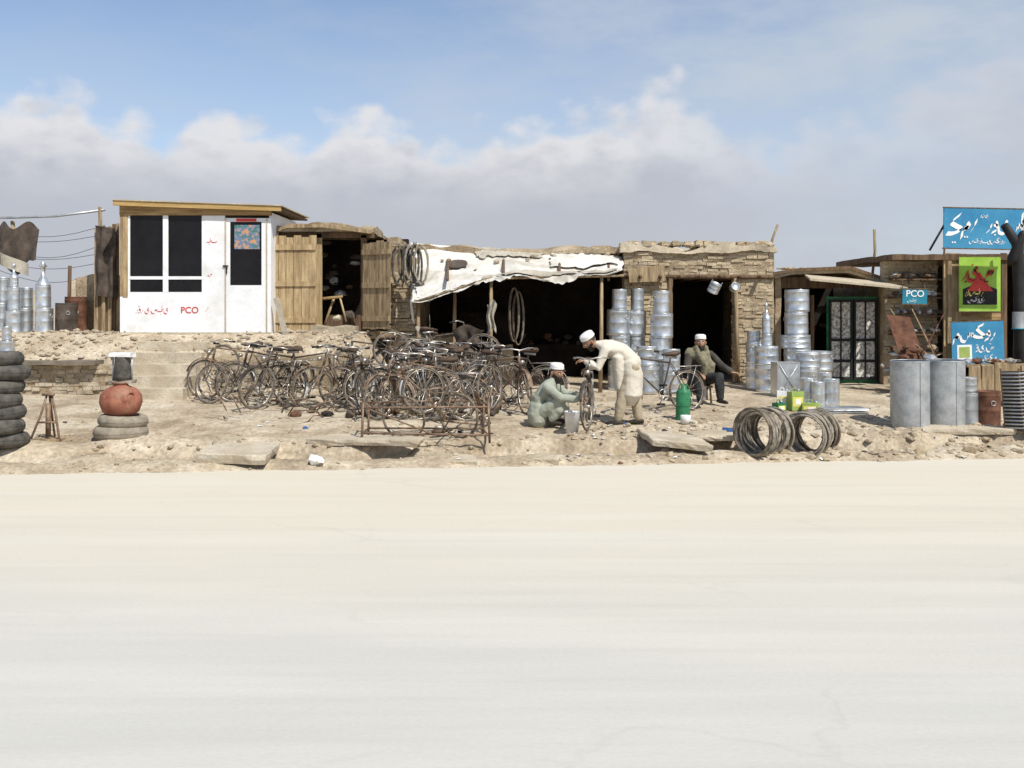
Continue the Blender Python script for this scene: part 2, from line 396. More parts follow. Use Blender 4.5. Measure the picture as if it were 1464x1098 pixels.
slab('concrete_slab',[(2.5,13.5),(3.1,13.4),(3.1,14.0),(2.45,14.0)],.07,'mudlight',(.0,.03,.03))
slab('concrete_slab',[(-.85,12.55),(-.45,12.5),(-.5,13.0),(-.8,13.1)],.08,'concrete',(-.01,0,0))
slab('concrete_slab',[(.1,12.75),(.6,12.6),(.5,13.1),(.15,13.1)],.07,'mudlight',(.0,0.03,0.03))
slab('concrete_slab',[(5.9,14.3),(7.2,14.2),(7.3,14.6),(6.0,14.8)],.09,'concrete',(.0,0.0,0))
slab('concrete_slab',[(7.4,14.2),(8.4,14.0),(8.3,14.5),(7.5,14.5)],.09,'mudlight',(.0,0.02,0))
b=B();
for k in range(3):
    b.rock((WX(450+k*5,12.4),12.4-.03*k,hgt(WX(450,12.4),12.4)+.05),.09-.02*k,'signwhite',.8)
b.obj('plastic_bag')
# ---------------------------------------------------------------- stone bank + steps
b=B()
b.mudbox((-11,17.72,.2),(-6.95,18.0,.98),'mud',.1,.03)
b.bricks((-11,17.72,.38),(1,0,0),4.0,.6,'stone',bl=.16,bh=.075,drop=.12)
b.mudbox((-11,17.5,.99),(-7.35,17.95,1.06),'concdark',.1,.02)
b.obj('retaining_stone_wall')
b=B()
for k in range(5):
    z0=.25;z1=.42+.19*(k+1);y0=17.0+.34*k
    b.mudbox((-6.9,y0,z0),(-5.62,19.0,z1),'concrete',.08,.014)
b.obj('worn_steps')
b=B()
b.mudbox((-5.62,18.05,.3),(-2.6,18.35,1.12),'mud',.1,.05,topamp=.1);b.bricks((-5.5,18.03,.4),(1,0,0),1.3,.65,'stone',bl=.17,bh=.08,drop=.2)
b.obj('mud_bank_wall')
# ---------------------------------------------------------------- calligraphy
def smooth(pts,k=6):
    pts=[Vector(p) for p in pts];out=[]
    for i in range(len(pts)-1):
        p0=pts[max(i-1,0)];p1=pts[i];p2=pts[i+1];p3=pts[min(i+2,len(pts)-1)]
        for j in range(k):
            t=j/k;out.append(.5*((2*p1)+(p2-p0)*t+(2*p0-5*p1+4*p2-p3)*t*t+(3*p1-p0-3*p2+p3)*t**3))
    out.append(pts[-1]);return out
GL={'a':([(0.03,1),(0,.5),(.04,0)],.15),'r':([(.32,.28),(.27,0),(0,-.28)],.34),
's':([(1,.32),(.95,.1),(.85,.3),(.78,.1),(.68,.32),(.6,0),(.4,-.32),(.1,-.25),(0,.1)],1.0),
'y':([(.6,.4),(.48,.52),(.38,.3),(.6,.05),(.4,-.32),(.05,-.25),(0,.08)],.65),
'v':([(.4,.2),(.3,.45),(.18,.3),(.4,.15),(.35,-.08),(0,-.27)],.44),
'k':([(.85,1.0),(.3,.72),(.55,.4),(.9,.05),(.4,-.02),(0,.12)],.9),
'p':([(1.1,.3),(1.05,.02),(.5,-.08),(.08,.0),(0,.25)],1.15),
'm':([(.5,.02),(.35,.28),(.2,.1),(.4,-.02),(.1,0),(0,-.5)],.55),
'z':([(.75,.9),(.73,.05),(.95,.3),(.85,.35),(.6,0),(0,.02)],1.0)}
def script(b,txt,x,z,size,mat,y=-.006,slant=0,w=.13,dots=True,two=False):
    nib=Vector((math.cos(1.0),0,math.sin(1.0)))*size*w*.5
    X=x;k=0
    for ch in txt:
        if ch==' ': X+=size*.3;continue
        pts,adv=GL[ch]
        ps=smooth([(p[0],0,p[1]) for p in pts])
        yy=y-.0008*(k%3);k+=1
        vs=[];
        for p in ps:
            c=Vector((X+p.x*size,yy,z+p.z*size+slant*(X+p.x*size-x)))
            vs+= [c+nib,c-nib]
        b.add(vs,[(2*i,2*i+1,2*i+3,2*i+2) for i in range(len(ps)-1)],mat)
        if dots and R()<.65:
            d=size*.07;c=Vector((X+adv*size*.5,yy-.001,z+size*(U(.62,.8) if R()<.5 else -.42)+slant*(X-x)))
            for o in ([0] if R()<.5 else [-1.1*d,1.1*d]):
                b.add([c+Vector((o,0,d)),c+Vector((o+d,0,0)),c+Vector((o,0,-d)),c+Vector((o-d,0,0))],[(0,1,2,3)],mat)
        X+=(adv+.02)*size
# ---------------------------------------------------------------- kiosk
K=empty('phone_kiosk',(WX(172,19),19,1.5))
W=2.88;D=2.2;H=2.32
b=B()
b.box((0,.04,-.3),(.05,D,H),'oldwood');b.box((W-.05,.04,-.3),(W,D,H),'white');b.box((.05,D-.05,-.3),(W-.05,D,H),'oldwood')
b.box((.05,.1,-.02),(W-.05,D-.06,.0),'shadein')
b.obj('walls',K)
b=B()
zt=.72;ZW=2.26
b.box((0,-.02,.03),(1.62,.03,zt),'white')
b.box((1.62,-.02,.03),(2.0,.03,ZW),'white')
b.box((2.0,-.014,.03),(W,.03,.93),'white')
b.box((2.0,-.014,.93),(2.10,.03,ZW-.05),'white');b.box((2.70,-.014,.93),(W,.03,ZW-.05),'white');b.box((2.1,-.014,2.14),(2.7,.03,ZW-.05),'white')
b.box((2.0,-.03,.03),(2.025,-.016,2.2),'concrete');b.box((2.79,-.03,.03),(2.81,-.016,2.2),'concrete')
b.box((.15,-.018,.72),(1.62,.03,.80),'white');b.box((.15,-.018,1.04),(1.62,.03,1.10),'white')
b.box((.82,-.022,.80),(.92,.03,ZW),'white');b.box((1.56,-.016,.80),(1.62,.03,ZW),'white');b.box((.15,-.016,.8),(.19,.03,ZW),'white')
b.box((0,-.05,-.25),(W,.6,.028),'concrete')
b.obj('front_panels',K)
b=B();b.box((.06,-.03,.7),(.148,.03,2.26),'wood');b.box((0,-.026,.72),(.06,.03,2.26),'oldwood')
b.prism([(0,-.045,2.262),(W,-.045,2.262),(W,-.045,2.345),(0,-.045,2.452)],(0,.1,0),'woodh');b.obj('wood_frame',K)
b=B();b.box((.19,.0,.8),(.82,.012,1.04),'glass');b.box((.92,.0,.8),(1.56,.012,1.04),'glass')
b.box((.19,.0,1.10),(.82,.012,ZW),'glass');b.box((.92,.0,1.10),(1.56,.012,ZW),'glass');b.box((2.1,0,.93),(2.7,.012,2.14),'glass')
b.obj('window_glass',K)
b=B();b.box((2.18,-.008,1.62),(2.66,-.002,2.08),'poster');b.box((2.22,-.03,2.145),(2.6,-.0165,2.2),'red')
b.box((2.03,-.05,1.15),(2.05,-.03,1.28),'black');b.box((1.97,-.05,1.28),(2.07,-.035,1.31),'black')
b.obj('poster',K)
b=B()
b.prism([(-.08,-.16,2.44),(W+.22,-.16,2.33),(W+.22,-.16,2.42),(-.08,-.16,2.53)],(0,.05,0),'fascia')
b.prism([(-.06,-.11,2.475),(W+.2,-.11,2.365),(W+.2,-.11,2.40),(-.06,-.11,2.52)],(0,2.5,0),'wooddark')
b.prism([(-.1,-.18,2.534),(W+.24,-.18,2.425),(W+.24,-.18,2.445),(-.1,-.18,2.555)],(0,2.6,0),'concrete')
b.obj('roof',K)
b=B();script(b,'rvr y szy',.30,.43,.12,'red',y=-.024,w=.16);script(b,'r',1.98-.35,.47,.16,'red',y=-.024);script(b,'zp',1.66,1.75,.09,'red',y=-.024,w=.2);script(b,'rs',1.66,1.12,.07,'red',y=-.024,w=.2);b.obj('painted_script',K)
text('PCO',.17,'red',K,(1.33,-.026,.45))
# ---------------------------------------------------------------- left yard
b=B()
def wallp(px0,px1,d,y0,y1,mat,th=.2): b.mudbox((WX(px0,d),d,WZ(y1,d)),(WX(px1,d),d+th,WZ(y0,d)),mat,.15,.04,topamp=.1)
wallp(108,176,20.2,395,480,'mud');b.obj('mud_wall')
b=B()
for i in range(7):
    x=WX(134+i*5,19.6);b.box((x,19.6+U(0,.05),1.4),(x+.075,19.66,WZ(320+U(-6,10),19.6)),'wooddark' if i%2 else 'oldwood',.01)
b.sheet(lambda u,v:Vector((WX(136+u*30,19.5)+.02*math.sin(v*9),19.5+.06*math.sin(u*11+v*3),WZ(322+v*100+u*5,19.5))),10,12,'clothdark')
b.obj('plank_fence')
b=B();wallp(0,60,26,418,450,'mudlight');wallp(100,140,34,402,440,'mudlight',2);b.obj('distant_mud_wall')
b=B()
b.tube([P(-60,312,20),P(20,311,20),P(80,309,20),P(150,300,20)],.025,'galvdull')
b.tube([P(143,296,20),P(146,470,20)],.04,'oldwood');b.tube([P(18,316,20.1),P(26,470,20.1)],.045,'oldwood');b.tube([P(100,380,20.5),P(98,475,20.5)],.04,'wooddark')
for k in range(6):
    a=P(-5,330+k*11,20.6);e=P(150,322+k*13,20.6);b.tube([a.lerp(e,i/8)+Vector((0,0,-.18*math.sin(math.pi*i/8)*(1+.5*math.sin(k*4)))) for i in range(9)],.005,'black',n=4)
b.obj('pole_frame')
b=B();b.sheet(lambda u,v:Vector((WX(-20+u*75,19.8),19.8+.1*math.sin(u*9+v*2),WZ(322+v*(40+25*math.sin(u*3))+6*math.sin(u*14),19.8))),24,10,'clothdark');
b.sheet(lambda u,v:Vector((WX(-20+u*60,19.7),19.7+.06*math.sin(u*9),WZ(352+v*18+u*25,19.7))),20,6,'sack');b.obj('awning_cloth')
def drumprof(r,h,z=0,lid=True):
    p=[(0,z),(r*.97,z),(r,z+.012),(r,z+h*.08),(r*1.025,z+h*.10),(r,z+h*.12),(r,z+h*.48),(r*1.02,z+h*.5),(r,z+h*.52),(r,z+h*.88),(r*1.025,z+h*.90),(r,z+h*.92),(r,z+h-.008),(r*1.02,z+h)]
    if lid: p+=[(r*.93,z+h),(r*.9,z+h-.02),(0,z+h-.012)]
    return p
def stack(name,px,d,segs,base=None,mat='galv',cone=False,tilt=.015):
    x=WX(px,d);z=hgt(x,d) if base is None else base
    b=B();zz=0
    for r,hh in segs:
        ox,oy=U(-.02,.02),U(-.02,.02)
        b.lathe(drumprof(r*U(.96,1.04),hh),mat,28,(ox,oy,zz))
        if r>.14:
            for sgn in (-1,1): b.ring((ox+sgn*r*.72,oy-r*.72,zz+hh*.7),(1*sgn,-1,0),.035,.006,'galvdull',10,5)
        zz+=hh+.003
    if cone:
        r=segs[-1][0];b.lathe([(r,0),(r*.35,r*1.1),(r*.3,r*1.1),(r*.3,r*2.4),(r*.55,r*2.5),(r*.1,r*3.4),(0,r*3.4)],mat,20,(0,0,zz))
    return b.obj(name,loc=(x,d,z-.01),rot=(U(-tilt,tilt),U(-tilt,tilt),U(0,6)))
stack('galvanized_chimney_stack',62,19.3,[(.16,.5),(.14,.45)],1.5,cone=True)
stack('galvanized_chimney_stack',19,19.3,[(.15,.45),(.12,.45),(.08,.2)],1.5,cone=True)
stack('galvanized_drum_stack',36,19.6,[(.14,.5),(.12,.4)],1.5)
stack('galvanized_drum_stack',3,19.6,[(.17,.6),(.14,.5)],1.5)
stack('galvanized_chimney_stack',-16,19.2,[(.16,.6),(.14,.6)],1.5,cone=True)
stack('galvanized_drum',10,17.9,[(.13,.36),(.08,.25)],1.06)
stack('rusty_barrel',94,19.3,[(.20,.62)],1.48,'clothdark')
stack('rusty_barrel',108,19.9,[(.2,.75)],1.48,'rust')
# ---------------------------------------------------------------- wooden shed with open doors
S=empty('wooden_shed',(0,0,0))
d=19.6
b=B()
def pb(px0,py0,px1,py1,d,th,mat,j=0): b.box((WX(px0,d),d,WZ(py1,d)),(WX(px1,d),d+th,WZ(py0,d)),mat,j)
b.mudbox((WX(386,d),d+.25,1.1),(WX(396,d),22,WZ(330,d)),'mud',.15,.03)
b.mudbox((WX(552,d),d+.25,1.1),(WX(566,d),22,WZ(338,d)),'mud',.15,.03)
b.mudbox((WX(386,d),21.9,1.1),(WX(566,d),22.1,WZ(330,d)),'shadein',.3,.03)
pb(450,334,460,478,d,.07,'wood');pb(516,336,524,478,d,.07,'wooddark');pb(390,332,535,340,d,.07,'wooddark');pb(388,474,560,484,d-.1,.3,'oldwood')
b.obj('walls',S)
b=B()
b.mudbox((WX(384,d),d-.15,WZ(332,d)),(WX(532,d),22.2,WZ(323,d)),'mud',.12,.03,topamp=.12)
b.prism([P(384,331,d-.2),P(410,321,d-.2),P(460,320,d-.2),P(530,329,d-.2),P(530,334,d-.2),P(460,325,d-.2),P(410,326,d-.2),P(384,336,d-.2)],(0,.1,0),'oldwood')
b.obj('roof',S)
def plankdoor(o,ux,Wd,Hd,n,name,mat='wood'):
    b=B();ux=Vector(ux).normalized();nn=Vector((-ux.y,ux.x,0))*-1
    R3=Matrix((( ux.x,nn.x,0,o[0]),(ux.y,nn.y,0,o[1]),(0,0,1,o[2]),(0,0,0,1)))
    b.X=R3
    w=Wd/n
    for i in range(n): b.box((i*w+.004,0,U(-.02,.01)),((i+1)*w-.004,.025,Hd+U(-.03,.02)),mat,.003)
    for z in (.12,.5,.88): b.box((.01,.026,Hd*z-.05),(Wd-.01,.055,Hd*z+.05),mat,.003)
    return b.obj(name,S)
plankdoor((WX(388,d-.2),d-.22,WZ(474,d-.2)),(1,-.05,0),.9,1.86,6,'door_leaf_left')
plankdoor((WX(520,d),d-.03,WZ(470,d)),(.80,-.60,0),.74,1.70,4,'door_leaf_right','oldwood')
b=B()
b.box((WX(462,20),20.3,1.4),(WX(512,20),20.9,1.85),'wooddark');
b.tube([P(452,428,19.7),P(490,424,19.7)],.03,'woodh');b.tube([P(462,470,19.8),P(478,425,19.8)],.025,'wood');b.tube([P(495,460,19.7),P(486,425,19.7)],.02,'wood')
b.mudbox((WX(450,19.6),19.3,1.42),(WX(512,19.6),19.7,WZ(466,19.6)),'stone',.08,.05)
b.rock(P(482,455,19.6),.12,'concrete');b.rock(P(500,450,19.9),.15,'clothdark')
for k in range(14): b.rock(P(U(460,512),U(345,420),20.9),U(.06,.14),random.choice(['wooddark','galvdull','clothdark','shadein']))
b.obj('shed_goods',S)
b=B();b.box((WX(398,18.9),18.9,1.4),(WX(402,18.9)+.05,18.94,WZ(425,18.9)),'sack',rot=Matrix.Rotation(-.25,3,'Y'));b.obj('leaning_plank')
b=B()
b.mudbox((WX(562,20),19.6,.4),(WX(598,20),22.5,WZ(392,20)),'mud',.12,.06,topamp=.2)
b.bricks((WX(562,20),19.56,1.4),(1,0,0),.5,1.1,'mudbrick',drop=.1)
b.obj('mud_brick_pier')
# ---------------------------------------------------------------- tarp stall
T=empty('tarp_stall')
b=B()
b.mudbox((WX(600,20),22.4,.3),(WX(892,20),22.6,3.2),'shadein',.3,.03)
b.mudbox((WX(590,20),19.8,.3),(WX(600,20),22.4,3.0),'mud',.15,.03)
b.mudbox((WX(588,20.2),20.2,WZ(362,20.2)),(WX(900,20.2),22.6,WZ(353,20.2)),'mud',.14,.04,topamp=.12)
b.mudbox((WX(590,19.5),19.3,.35),(WX(650,19.5),21,1.35),'mud',.1,.08,topamp=.3)
b.mudbox((WX(645,19.5),19.6,.35),(WX(735,19.5),21,1.0),'mud',.1,.08,topamp=.3)
b.obj('mud_walls',T)
b=B()
fe=[(0,434),(.12,428),(.25,414),(.37,399),(.5,394),(.65,398),(.8,391),(.92,393),(1,388)]
be=[(0,347),(.1,349),(.2,352),(.4,355),(.6,360),(.8,360),(1,367)]
def itp(L,u):
    for (a,p),(c,q) in zip(L,L[1:]):
        if a<=u<=c: return p+(q-p)*(u-a)/(c-a)
    return L[-1][1]
def tarp(u,v):
    bk=P(588+u*303,itp(be,u),20.4);fr=P(590+u*300,itp(fe,u),18.2)
    p=bk.lerp(fr,v)
    s=math.sin(math.pi*v)
    p.z+=-.20*s*(1-.6*abs(math.sin(u*math.pi*2.5)))+.07*fbm(u*4,v*2,1,3)*(.3+s)
    cr=abs(noise.noise(Vector((u*6+v*2,v*3-u*3,2))));p.z+=.08*max(0,.30-cr)*(.3+v)
    p.z+=.04*fbm(u*9,0,4,3)*v**3
    p.x+=.05*fbm(u*5,v*5,7,3);p.y+=.05*fbm(u*6,v*3,9,2)
    return p
b.sheet(tarp,130,50,'tarp')
def val(u,v):
    p=tarp(u,1);L=max(.015,.04+.20*fbm(u*5,0,3,4)+.04*fbm(u*40,0,3,2))*(.15 if u<.3 else 1)
    p.z-=v*L;p.y+=.05*fbm(u*25,v,6,2)*v;return p
b.sheet(val,160,4,'tarp')
def side(u,v):
    p=tarp(0,u);p.z-=v*(.30+.18*math.sin(u*7)+.1*fbm(u*8,0,1,2));p.x+=.05*math.sin(u*14)*v;return p
b.sheet(side,24,8,'tarp')
def lay(u0,u1,v0,v1,mat,sd,up=.03):
    def f(u,v):
        e=.04*fbm(u*5,v*5,sd,3);U_=u0+(u1-u0)*u+e*.4;p=tarp(min(max(U_,0),1),min(1,v0+(v1-v0)*v+.05*fbm(u*7,v,sd,3)))
        p.z+=up+.03*max(0,fbm(u*4,v*3,sd,3));p.y-=.03;return p
    b.sheet(f,44,16,mat)
lay(.02,.30,.45,.97,'tarp',2);lay(.33,.97,.80,.98,'sack',12,.025);lay(.30,.62,.02,.18,'sack',17);lay(.66,.98,.1,.45,'tarp',31,.04)
for k in range(7):
    u=U(.1,.95);v=U(.05,.35);b.rock(tarp(u,v)+Vector((0,0,.05)),U(.05,.1),random.choice(['mudbrick','stone']))
def holeshade(u,v):
    q=tarp(.22+.045*v*math.cos(u*6.283)*1.0,.36+.08*v*math.sin(u*6.283));q.z+=.055;q.y-=.03;return q
b.sheet(holeshade,16,2,'clothdark')  # dark sheet laid over the tarp, painting the shade of an opening
b.obj('tarpaulin',T)
b=B()
for px,top,bot,dd in [(700,396,535,18.3),(858,392,545,18.3),(596,425,500,18.4),(648,412,520,18.8)]:
    x=WX(px,dd);b.tube([(x,dd,hgt(x,dd)-.1),(x+.02,dd,1.4),(x+.03,dd+.02,WZ(top,dd))],[.04,.036,.03],'oldwood')
b.tube([P(590,433,18.25),P(700,398,18.25),P(892,394,18.25)],.025,'oldwood')
for px in (640,720,800,870): b.tube([P(px,400,18.3),P(px,362,20.6)],.03,'wooddark')
b.obj('posts',T)
b=B()
b.box((WX(745,20),21.6,.45),(WX(850,20),22,1.2),'shadein');b.box((WX(650,20),21.5,.45),(WX(740,20),22,1.9),'shadein')  # bench boxes coloured near-black to stand for the stall's shade
for k in range(20): b.rock((U(WX(740,20),WX(850,20)),21.7,U(1.2,1.4)),U(.05,.12),random.choice(['rust','clothdark','clothdark','shadein']))
for k in range(10): b.rock((U(WX(745,19),WX(800,19)),19.4,.6+U(0,.3)),U(.08,.15),random.choice(['clothdark','teal','clothdark','shadein']))
b.obj('workbench',T)
def wheelmesh(b,c,ax,r=.33,mt='biketyre',sp=14):
    b.ring(c,ax,r,.017,mt,26,6);b.ring(c,ax,r-.022,.009,'chrome',26,4)
    c=Vector(c);ax=Vector(ax).normalized();u=ax.orthogonal().normalized();w=ax.cross(u)
    for i in range(sp):
        t=2*math.pi*i/sp;b.tube([c+ax*(.03 if i%2 else -.03),c+(u*math.cos(t)+w*math.sin(t))*(r-.02)],.0022,'chrome',n=3)
    b.tube([c-ax*.05,c+ax*.05],.022,'chrome',n=8)
for (px,py,dd,rx) in [(735,450,18.6,.08),(741,455,18.7,.09)]:
    b=B();c=P(px,py,dd)
    for k in range(3): 
        b.tube([c+Vector((math.cos(t)*(rx+.01*k),.03*k+.02*math.sin(3*t),math.sin(t)*.5)) for t in [i*math.pi/14 for i in range(28)]],.014,'tyredust' if k==1 else 'biketyre',closed=True)
    b.obj('hanging_inner_tube')
b=B()
for k in range(9):
    c=P(568+k*4.2,378+4*math.sin(k*2),19.1-.03*k)
    b.tube([c+Vector((math.cos(t)*(.10+.04*math.sin(k*1.7)),.02*math.sin(2*t),math.sin(t)*U(.30,.40))) for t in [i*math.pi/14 for i in range(28)]],.022,random.choice(['tyre','tyredust','tyre','biketyre']),closed=True)
b.tube([P(560,352,19),P(615,350,19.1)],.02,'oldwood')
b.obj('hanging_tyres')
b=B()
def cl(px,py,w,h_,dd,mat,sd):
    def f(u,v): return Vector((WX(px+(u-.5)*w*(1-.25*math.sin(v*3)),dd)+.02*math.sin(v*8+sd),dd+.05*math.sin(u*12+sd),WZ(py+v*h_+4*math.sin(u*6+sd),dd)))
    b.sheet(f,12,10,mat)
cl(702,432,14,42,18.1,'sack',1);b.obj('hanging_cloth')
b=B();cl(668,468,46,24,17.8,'clothdark',2);b.obj('hanging_cloth')
b=B();cl(608,470,26,26,17.9,'sack',4);b.obj('hanging_cloth')
# ---------------------------------------------------------------- mud brick shop
Q=empty('mud_brick_shop')
d=20.0
x0,x1=WX(892,d),WX(1106,d);xo0,xo1=WX(958,d),WX(1052,d);zt=WZ(352,d);zo=WZ(398,d)
b=B()
b.mudbox((x0,d-.004,.3),(xo0,d+.35,zo),'mud',.12,.03);b.mudbox((xo1,d-.004,.3),(x1,d+.35,zo),'mud',.12,.03)
b.mudbox((x0,d-.002,zo),(x1,d+.35,zt),'mud',.12,.03,topamp=.12)
b.mudbox((x0,d+.35,.3),(x0+.2,d+4,zt-.1),'shadein',.3,.02);b.mudbox((x1-.2,d+.35,.3),(x1,d+4,zt-.1),'mud',.3,.03);b.mudbox((x0,d+3.9,.3),(x1,d+4,zt-.1),'shadein',.3,.02)
b.bricks((xo1+.0,d-.01,.5),(1,0,0),x1-xo1-.02,zo-.55,'mudbrick',drop=.03)
b.bricks((xo1+.0,d,.5),(0,1,0),.3,zo-.55,'mudbrick',nrm=(-1,0,0))
b.bricks((x0+.02,d-.01,.5),(1,0,0),xo0-x0-.02,zo-.5,'mudbrick',drop=.03)
b.bricks((x0,d-.01,zo+.07),(1,0,0),x1-x0,zt-zo-.22,'mudbrick',drop=.12)
b.obj('walls',Q)
b=B()
b.mudbox((x0-.08,d-.10,zt-.13),(x1+.05,d+4.1,zt+.0),'mudlight',.08,.05,topamp=.14)
for i in range(60):
    x=U(x0,x1);b.box((x,d-.10+U(0,.3),zt+.01),(x+U(.1,.2),d+U(.1,.3),zt+U(.05,.11)),'mudbrick',.02)
for i in range(60): b.rock((U(x0,x1),d+U(-.08,.3),zt+U(.0,.05)),U(.04,.10),'mudlight')
b.obj('roof',Q)
b=B();b.tube([(x0-.05,d-.04,zo+.03),(x1,d-.04,zo+.03)],.045,'wooddark')
for i in range(7): b.tube([(x0+.3+i*.4,d-.25,zo-.0+.03),(x0+.3+i*.4,d+3.9,zo+.03)],.04,'wooddark')
b.tube([(xo0-.02,d-.05,.45),(xo0,d-.05,zo)],.05,'wooddark');b.tube([(xo1+.03,d-.07,.45),(xo1-.02,d-.07,zo)],.04,'oldwood')
b.obj('beams',Q)
b=B();b.prism([P(898,385,19.8),P(950,378,19.8),P(952,402,19.8),P(900,404,19.8)],(0,.03,0),'oldwood');b.obj('board',Q)
b=B();b.lathe(drumprof(.11,.2),'galv',20);b.ring((0,0,.25),(0,1,0),.1,.006,'galvdull',14,4,0,3.14);b.obj('hanging_bucket',loc=P(1018,418,19.3),rot=(.3,.4,0))
b=B();b.lathe(drumprof(.08,.16),'galv',20);b.obj('hanging_bucket',loc=P(1048,412,19.5),rot=(1.3,.4,0))
b=B();b.tube([P(1098,365,20.3),P(1105,340,20.3),P(1112,321,20.3)],.025,'oldwood');b.obj('wooden_pole')
b=B();b.tube([P(1247,395,21),P(1251,360,21),P(1250,328,21)],.03,'oldwood');b.obj('wooden_pole')
# ---------------------------------------------------------------- metal shed
Z=empty('tin_workshop')
d=20.2
X0,X1=WX(1110,d),WX(1275,d)
b=B()
b.mudbox((X0,d+.1,.3),(X0+.12,d+3.4,WZ(396,d)),'mud',.15,.02);b.mudbox((X1-.1,d+.1,.3),(X1+.05,d+3.4,WZ(405,d)),'mud',.15,.02)
b.mudbox((X0,d+3.4,.3),(X1,d+3.5,WZ(400,d)),'shadein',.3,.02)
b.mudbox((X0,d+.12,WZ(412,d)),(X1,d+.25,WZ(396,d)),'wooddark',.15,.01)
b.obj('walls',Z)
b=B()
b.prism([P(1107,392,d-.2),P(1135,386,d-.2),P(1215,383,d-.2),P(1262,400,d-.2),P(1262,406,d-.2),P(1215,390,d-.2),P(1135,392,d-.2),P(1107,398,d-.2)],(0,3.8,0),'mud')
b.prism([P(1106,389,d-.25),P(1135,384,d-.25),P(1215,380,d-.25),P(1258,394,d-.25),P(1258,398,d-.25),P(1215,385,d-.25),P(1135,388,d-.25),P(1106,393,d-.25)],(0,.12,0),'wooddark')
for i in range(40): b.rock(P(U(1110,1225),384,U(20,22)),U(.04,.09),'mud',.5)
b.add([P(1150,392,20.1),P(1262,402,20.1),P(1298,411,18.7),P(1158,398,18.7),P(1150,395,20.1),P(1262,405,20.1),P(1298,414,18.7),P(1158,401,18.7)],[(0,1,2,3),(4,7,6,5),(3,2,6,7),(0,3,7,4),(1,5,6,2)],'mudlight')
b.obj('roof',Z)
b=B()
def dpb(px0,py0,px1,py1,dd,th,mat): b.box((WX(px0,dd),dd,WZ(py1,dd)),(WX(px1,dd),dd+th,WZ(py0,dd)),mat)
for (a,c) in [(1186,1219),(1221,1254)]:
    dpb(a,428,a+3,543,20,.05,'black');dpb(c-3,428,c,543,20,.05,'black')
    for yy in (428,484,514,539): dpb(a+3,yy,c-3,yy+4,20.001,.045,'black')
    dpb(a+3,432,c-3,484,20.02,.01,'paper');dpb(a+3,488,c-3,514,20.02,.01,'paper');dpb(a+3,518,c-3,539,20.02,.01,'paper')
    dpb((a+c)/2-1,432,(a+c)/2+1,539,20.0,.02,'black')
b.box((WX(1184,20),20.08,.42),(WX(1256,20),20.13,WZ(424,20)),'green')
b.obj('glazed_doors',Z)
b=B();dpb(1160,422,1164,545,20.05,.08,'wooddark');dpb(1258,405,1266,548,20.05,.1,'oldwood')
for i in range(12): b.rock(P(U(1120,1180),U(430,470),21.5),U(.08,.16),random.choice(['galvdull','rust','clothdark']))
b.obj('frame',Z)
stack('galvanized_drum_stack',884,18.7,[(.20,.55),(.19,.48),(.22,.48),(.14,.38)])
stack('galvanized_drum_stack',909,18.9,[(.18,.5),(.16,.5),(.19,.48),(.12,.42)])
stack('galvanized_drum_stack',945,18.6,[(.22,.56),(.19,.42),(.21,.46),(.15,.42)])
stack('galvanized_drum_stack',926,18.2,[(.2,.5),(.2,.36)])
stack('galvanized_drum_stack',961,18.1,[(.15,.4),(.15,.42)])
stack('galvanized_chimney_stack',1097,18.6,[(.22,.5),(.21,.36),(.1,.22),(.085,.3)],cone=True)
stack('galvanized_drum_stack',1079,18.9,[(.17,.5),(.16,.42),(.12,.2)])
stack('galvanized_drum_stack',1140,18.6,[(.26,.42),(.24,.38),(.27,.25),(.22,.42),(.22,.42)])
stack('galvanized_drum_stack',1156,18.0,[(.2,.5),(.22,.28)])
stack('galvanized_drum_stack',1172,18.5,[(.23,.4),(.25,.36)])
for px,dd,r,hh in [(1154,16.9,.12,.45),(1170,16.7,.11,.42),(1188,16.8,.13,.46),(1178,17.3,.12,.5)]: stack('galvanized_drum',px,dd,[(r,hh)])
stack('galvanized_drum',1388,14.9,[(.12,.5),(.11,.22)],mat='galvdull')
b=B()
w=.42
b.box((0,0,0),(w,.3,.62),'galv');
for a,c in [((0,-.004,0),(w,0,.03)),((0,-.004,.59),(w,0,.62)),((0,-.005,.03),(.03,0,.59)),((w-.03,-.005,.03),(w,0,.59))]: b.box(a,c,'galvdull')
b.tube([(.04,-.008,.05),(w-.04,-.008,.57)],.012,'galvdull');b.tube([(.04,-.008,.57),(w-.04,-.008,.05)],.012,'galvdull')
x=WX(1105,17.9);b.obj('galvanized_chest',loc=(x,17.6,hgt(x,17.6)),rot=(0,0,.15))
b=B()
for k in range(5): b.box((U(0,.06),U(0,.05),k*.028),(.75+U(0,.06),.42,k*.028+.018),'galv',.004)
x=WX(1172,15.7);b.obj('metal_sheet_pile',loc=(x,15.6,hgt(x,15.7)),rot=(0,.02,.1))
def roll(px,dd,r,hh,mat='galvdull'):
    b=B();n=40;x=WX(px,dd)
    vs=[]
    for k in range(7):
        for j in range(n+1):
            t=2*math.pi*j/n*1.04;rr=r*(1+.012*math.sin(3*t+px)+.02*j/n);vs.append((rr*math.cos(t-1.2),rr*math.sin(t-1.2),hh*k/6))
    b.add(vs,[(k*(n+1)+j,k*(n+1)+j+1,(k+1)*(n+1)+j+1,(k+1)*(n+1)+j) for k in range(6) for j in range(n)],mat,True)
    b.ring((0,0,hh),(0,0,1),r,.008,mat,36,5);b.ring((0,0,.02),(0,0,1),r,.008,mat,36,5)
    b.box((-.015,-r*1.03-.004,.01),(.015,-r*1.0,hh-.01),mat)
    b.obj('rolled_metal_sheet',loc=(x,dd,hgt(x,dd)-.02),rot=(.01,-.01,.2))
roll(1301,14.75,.275,1.0);roll(1352,14.9,.272,.99)
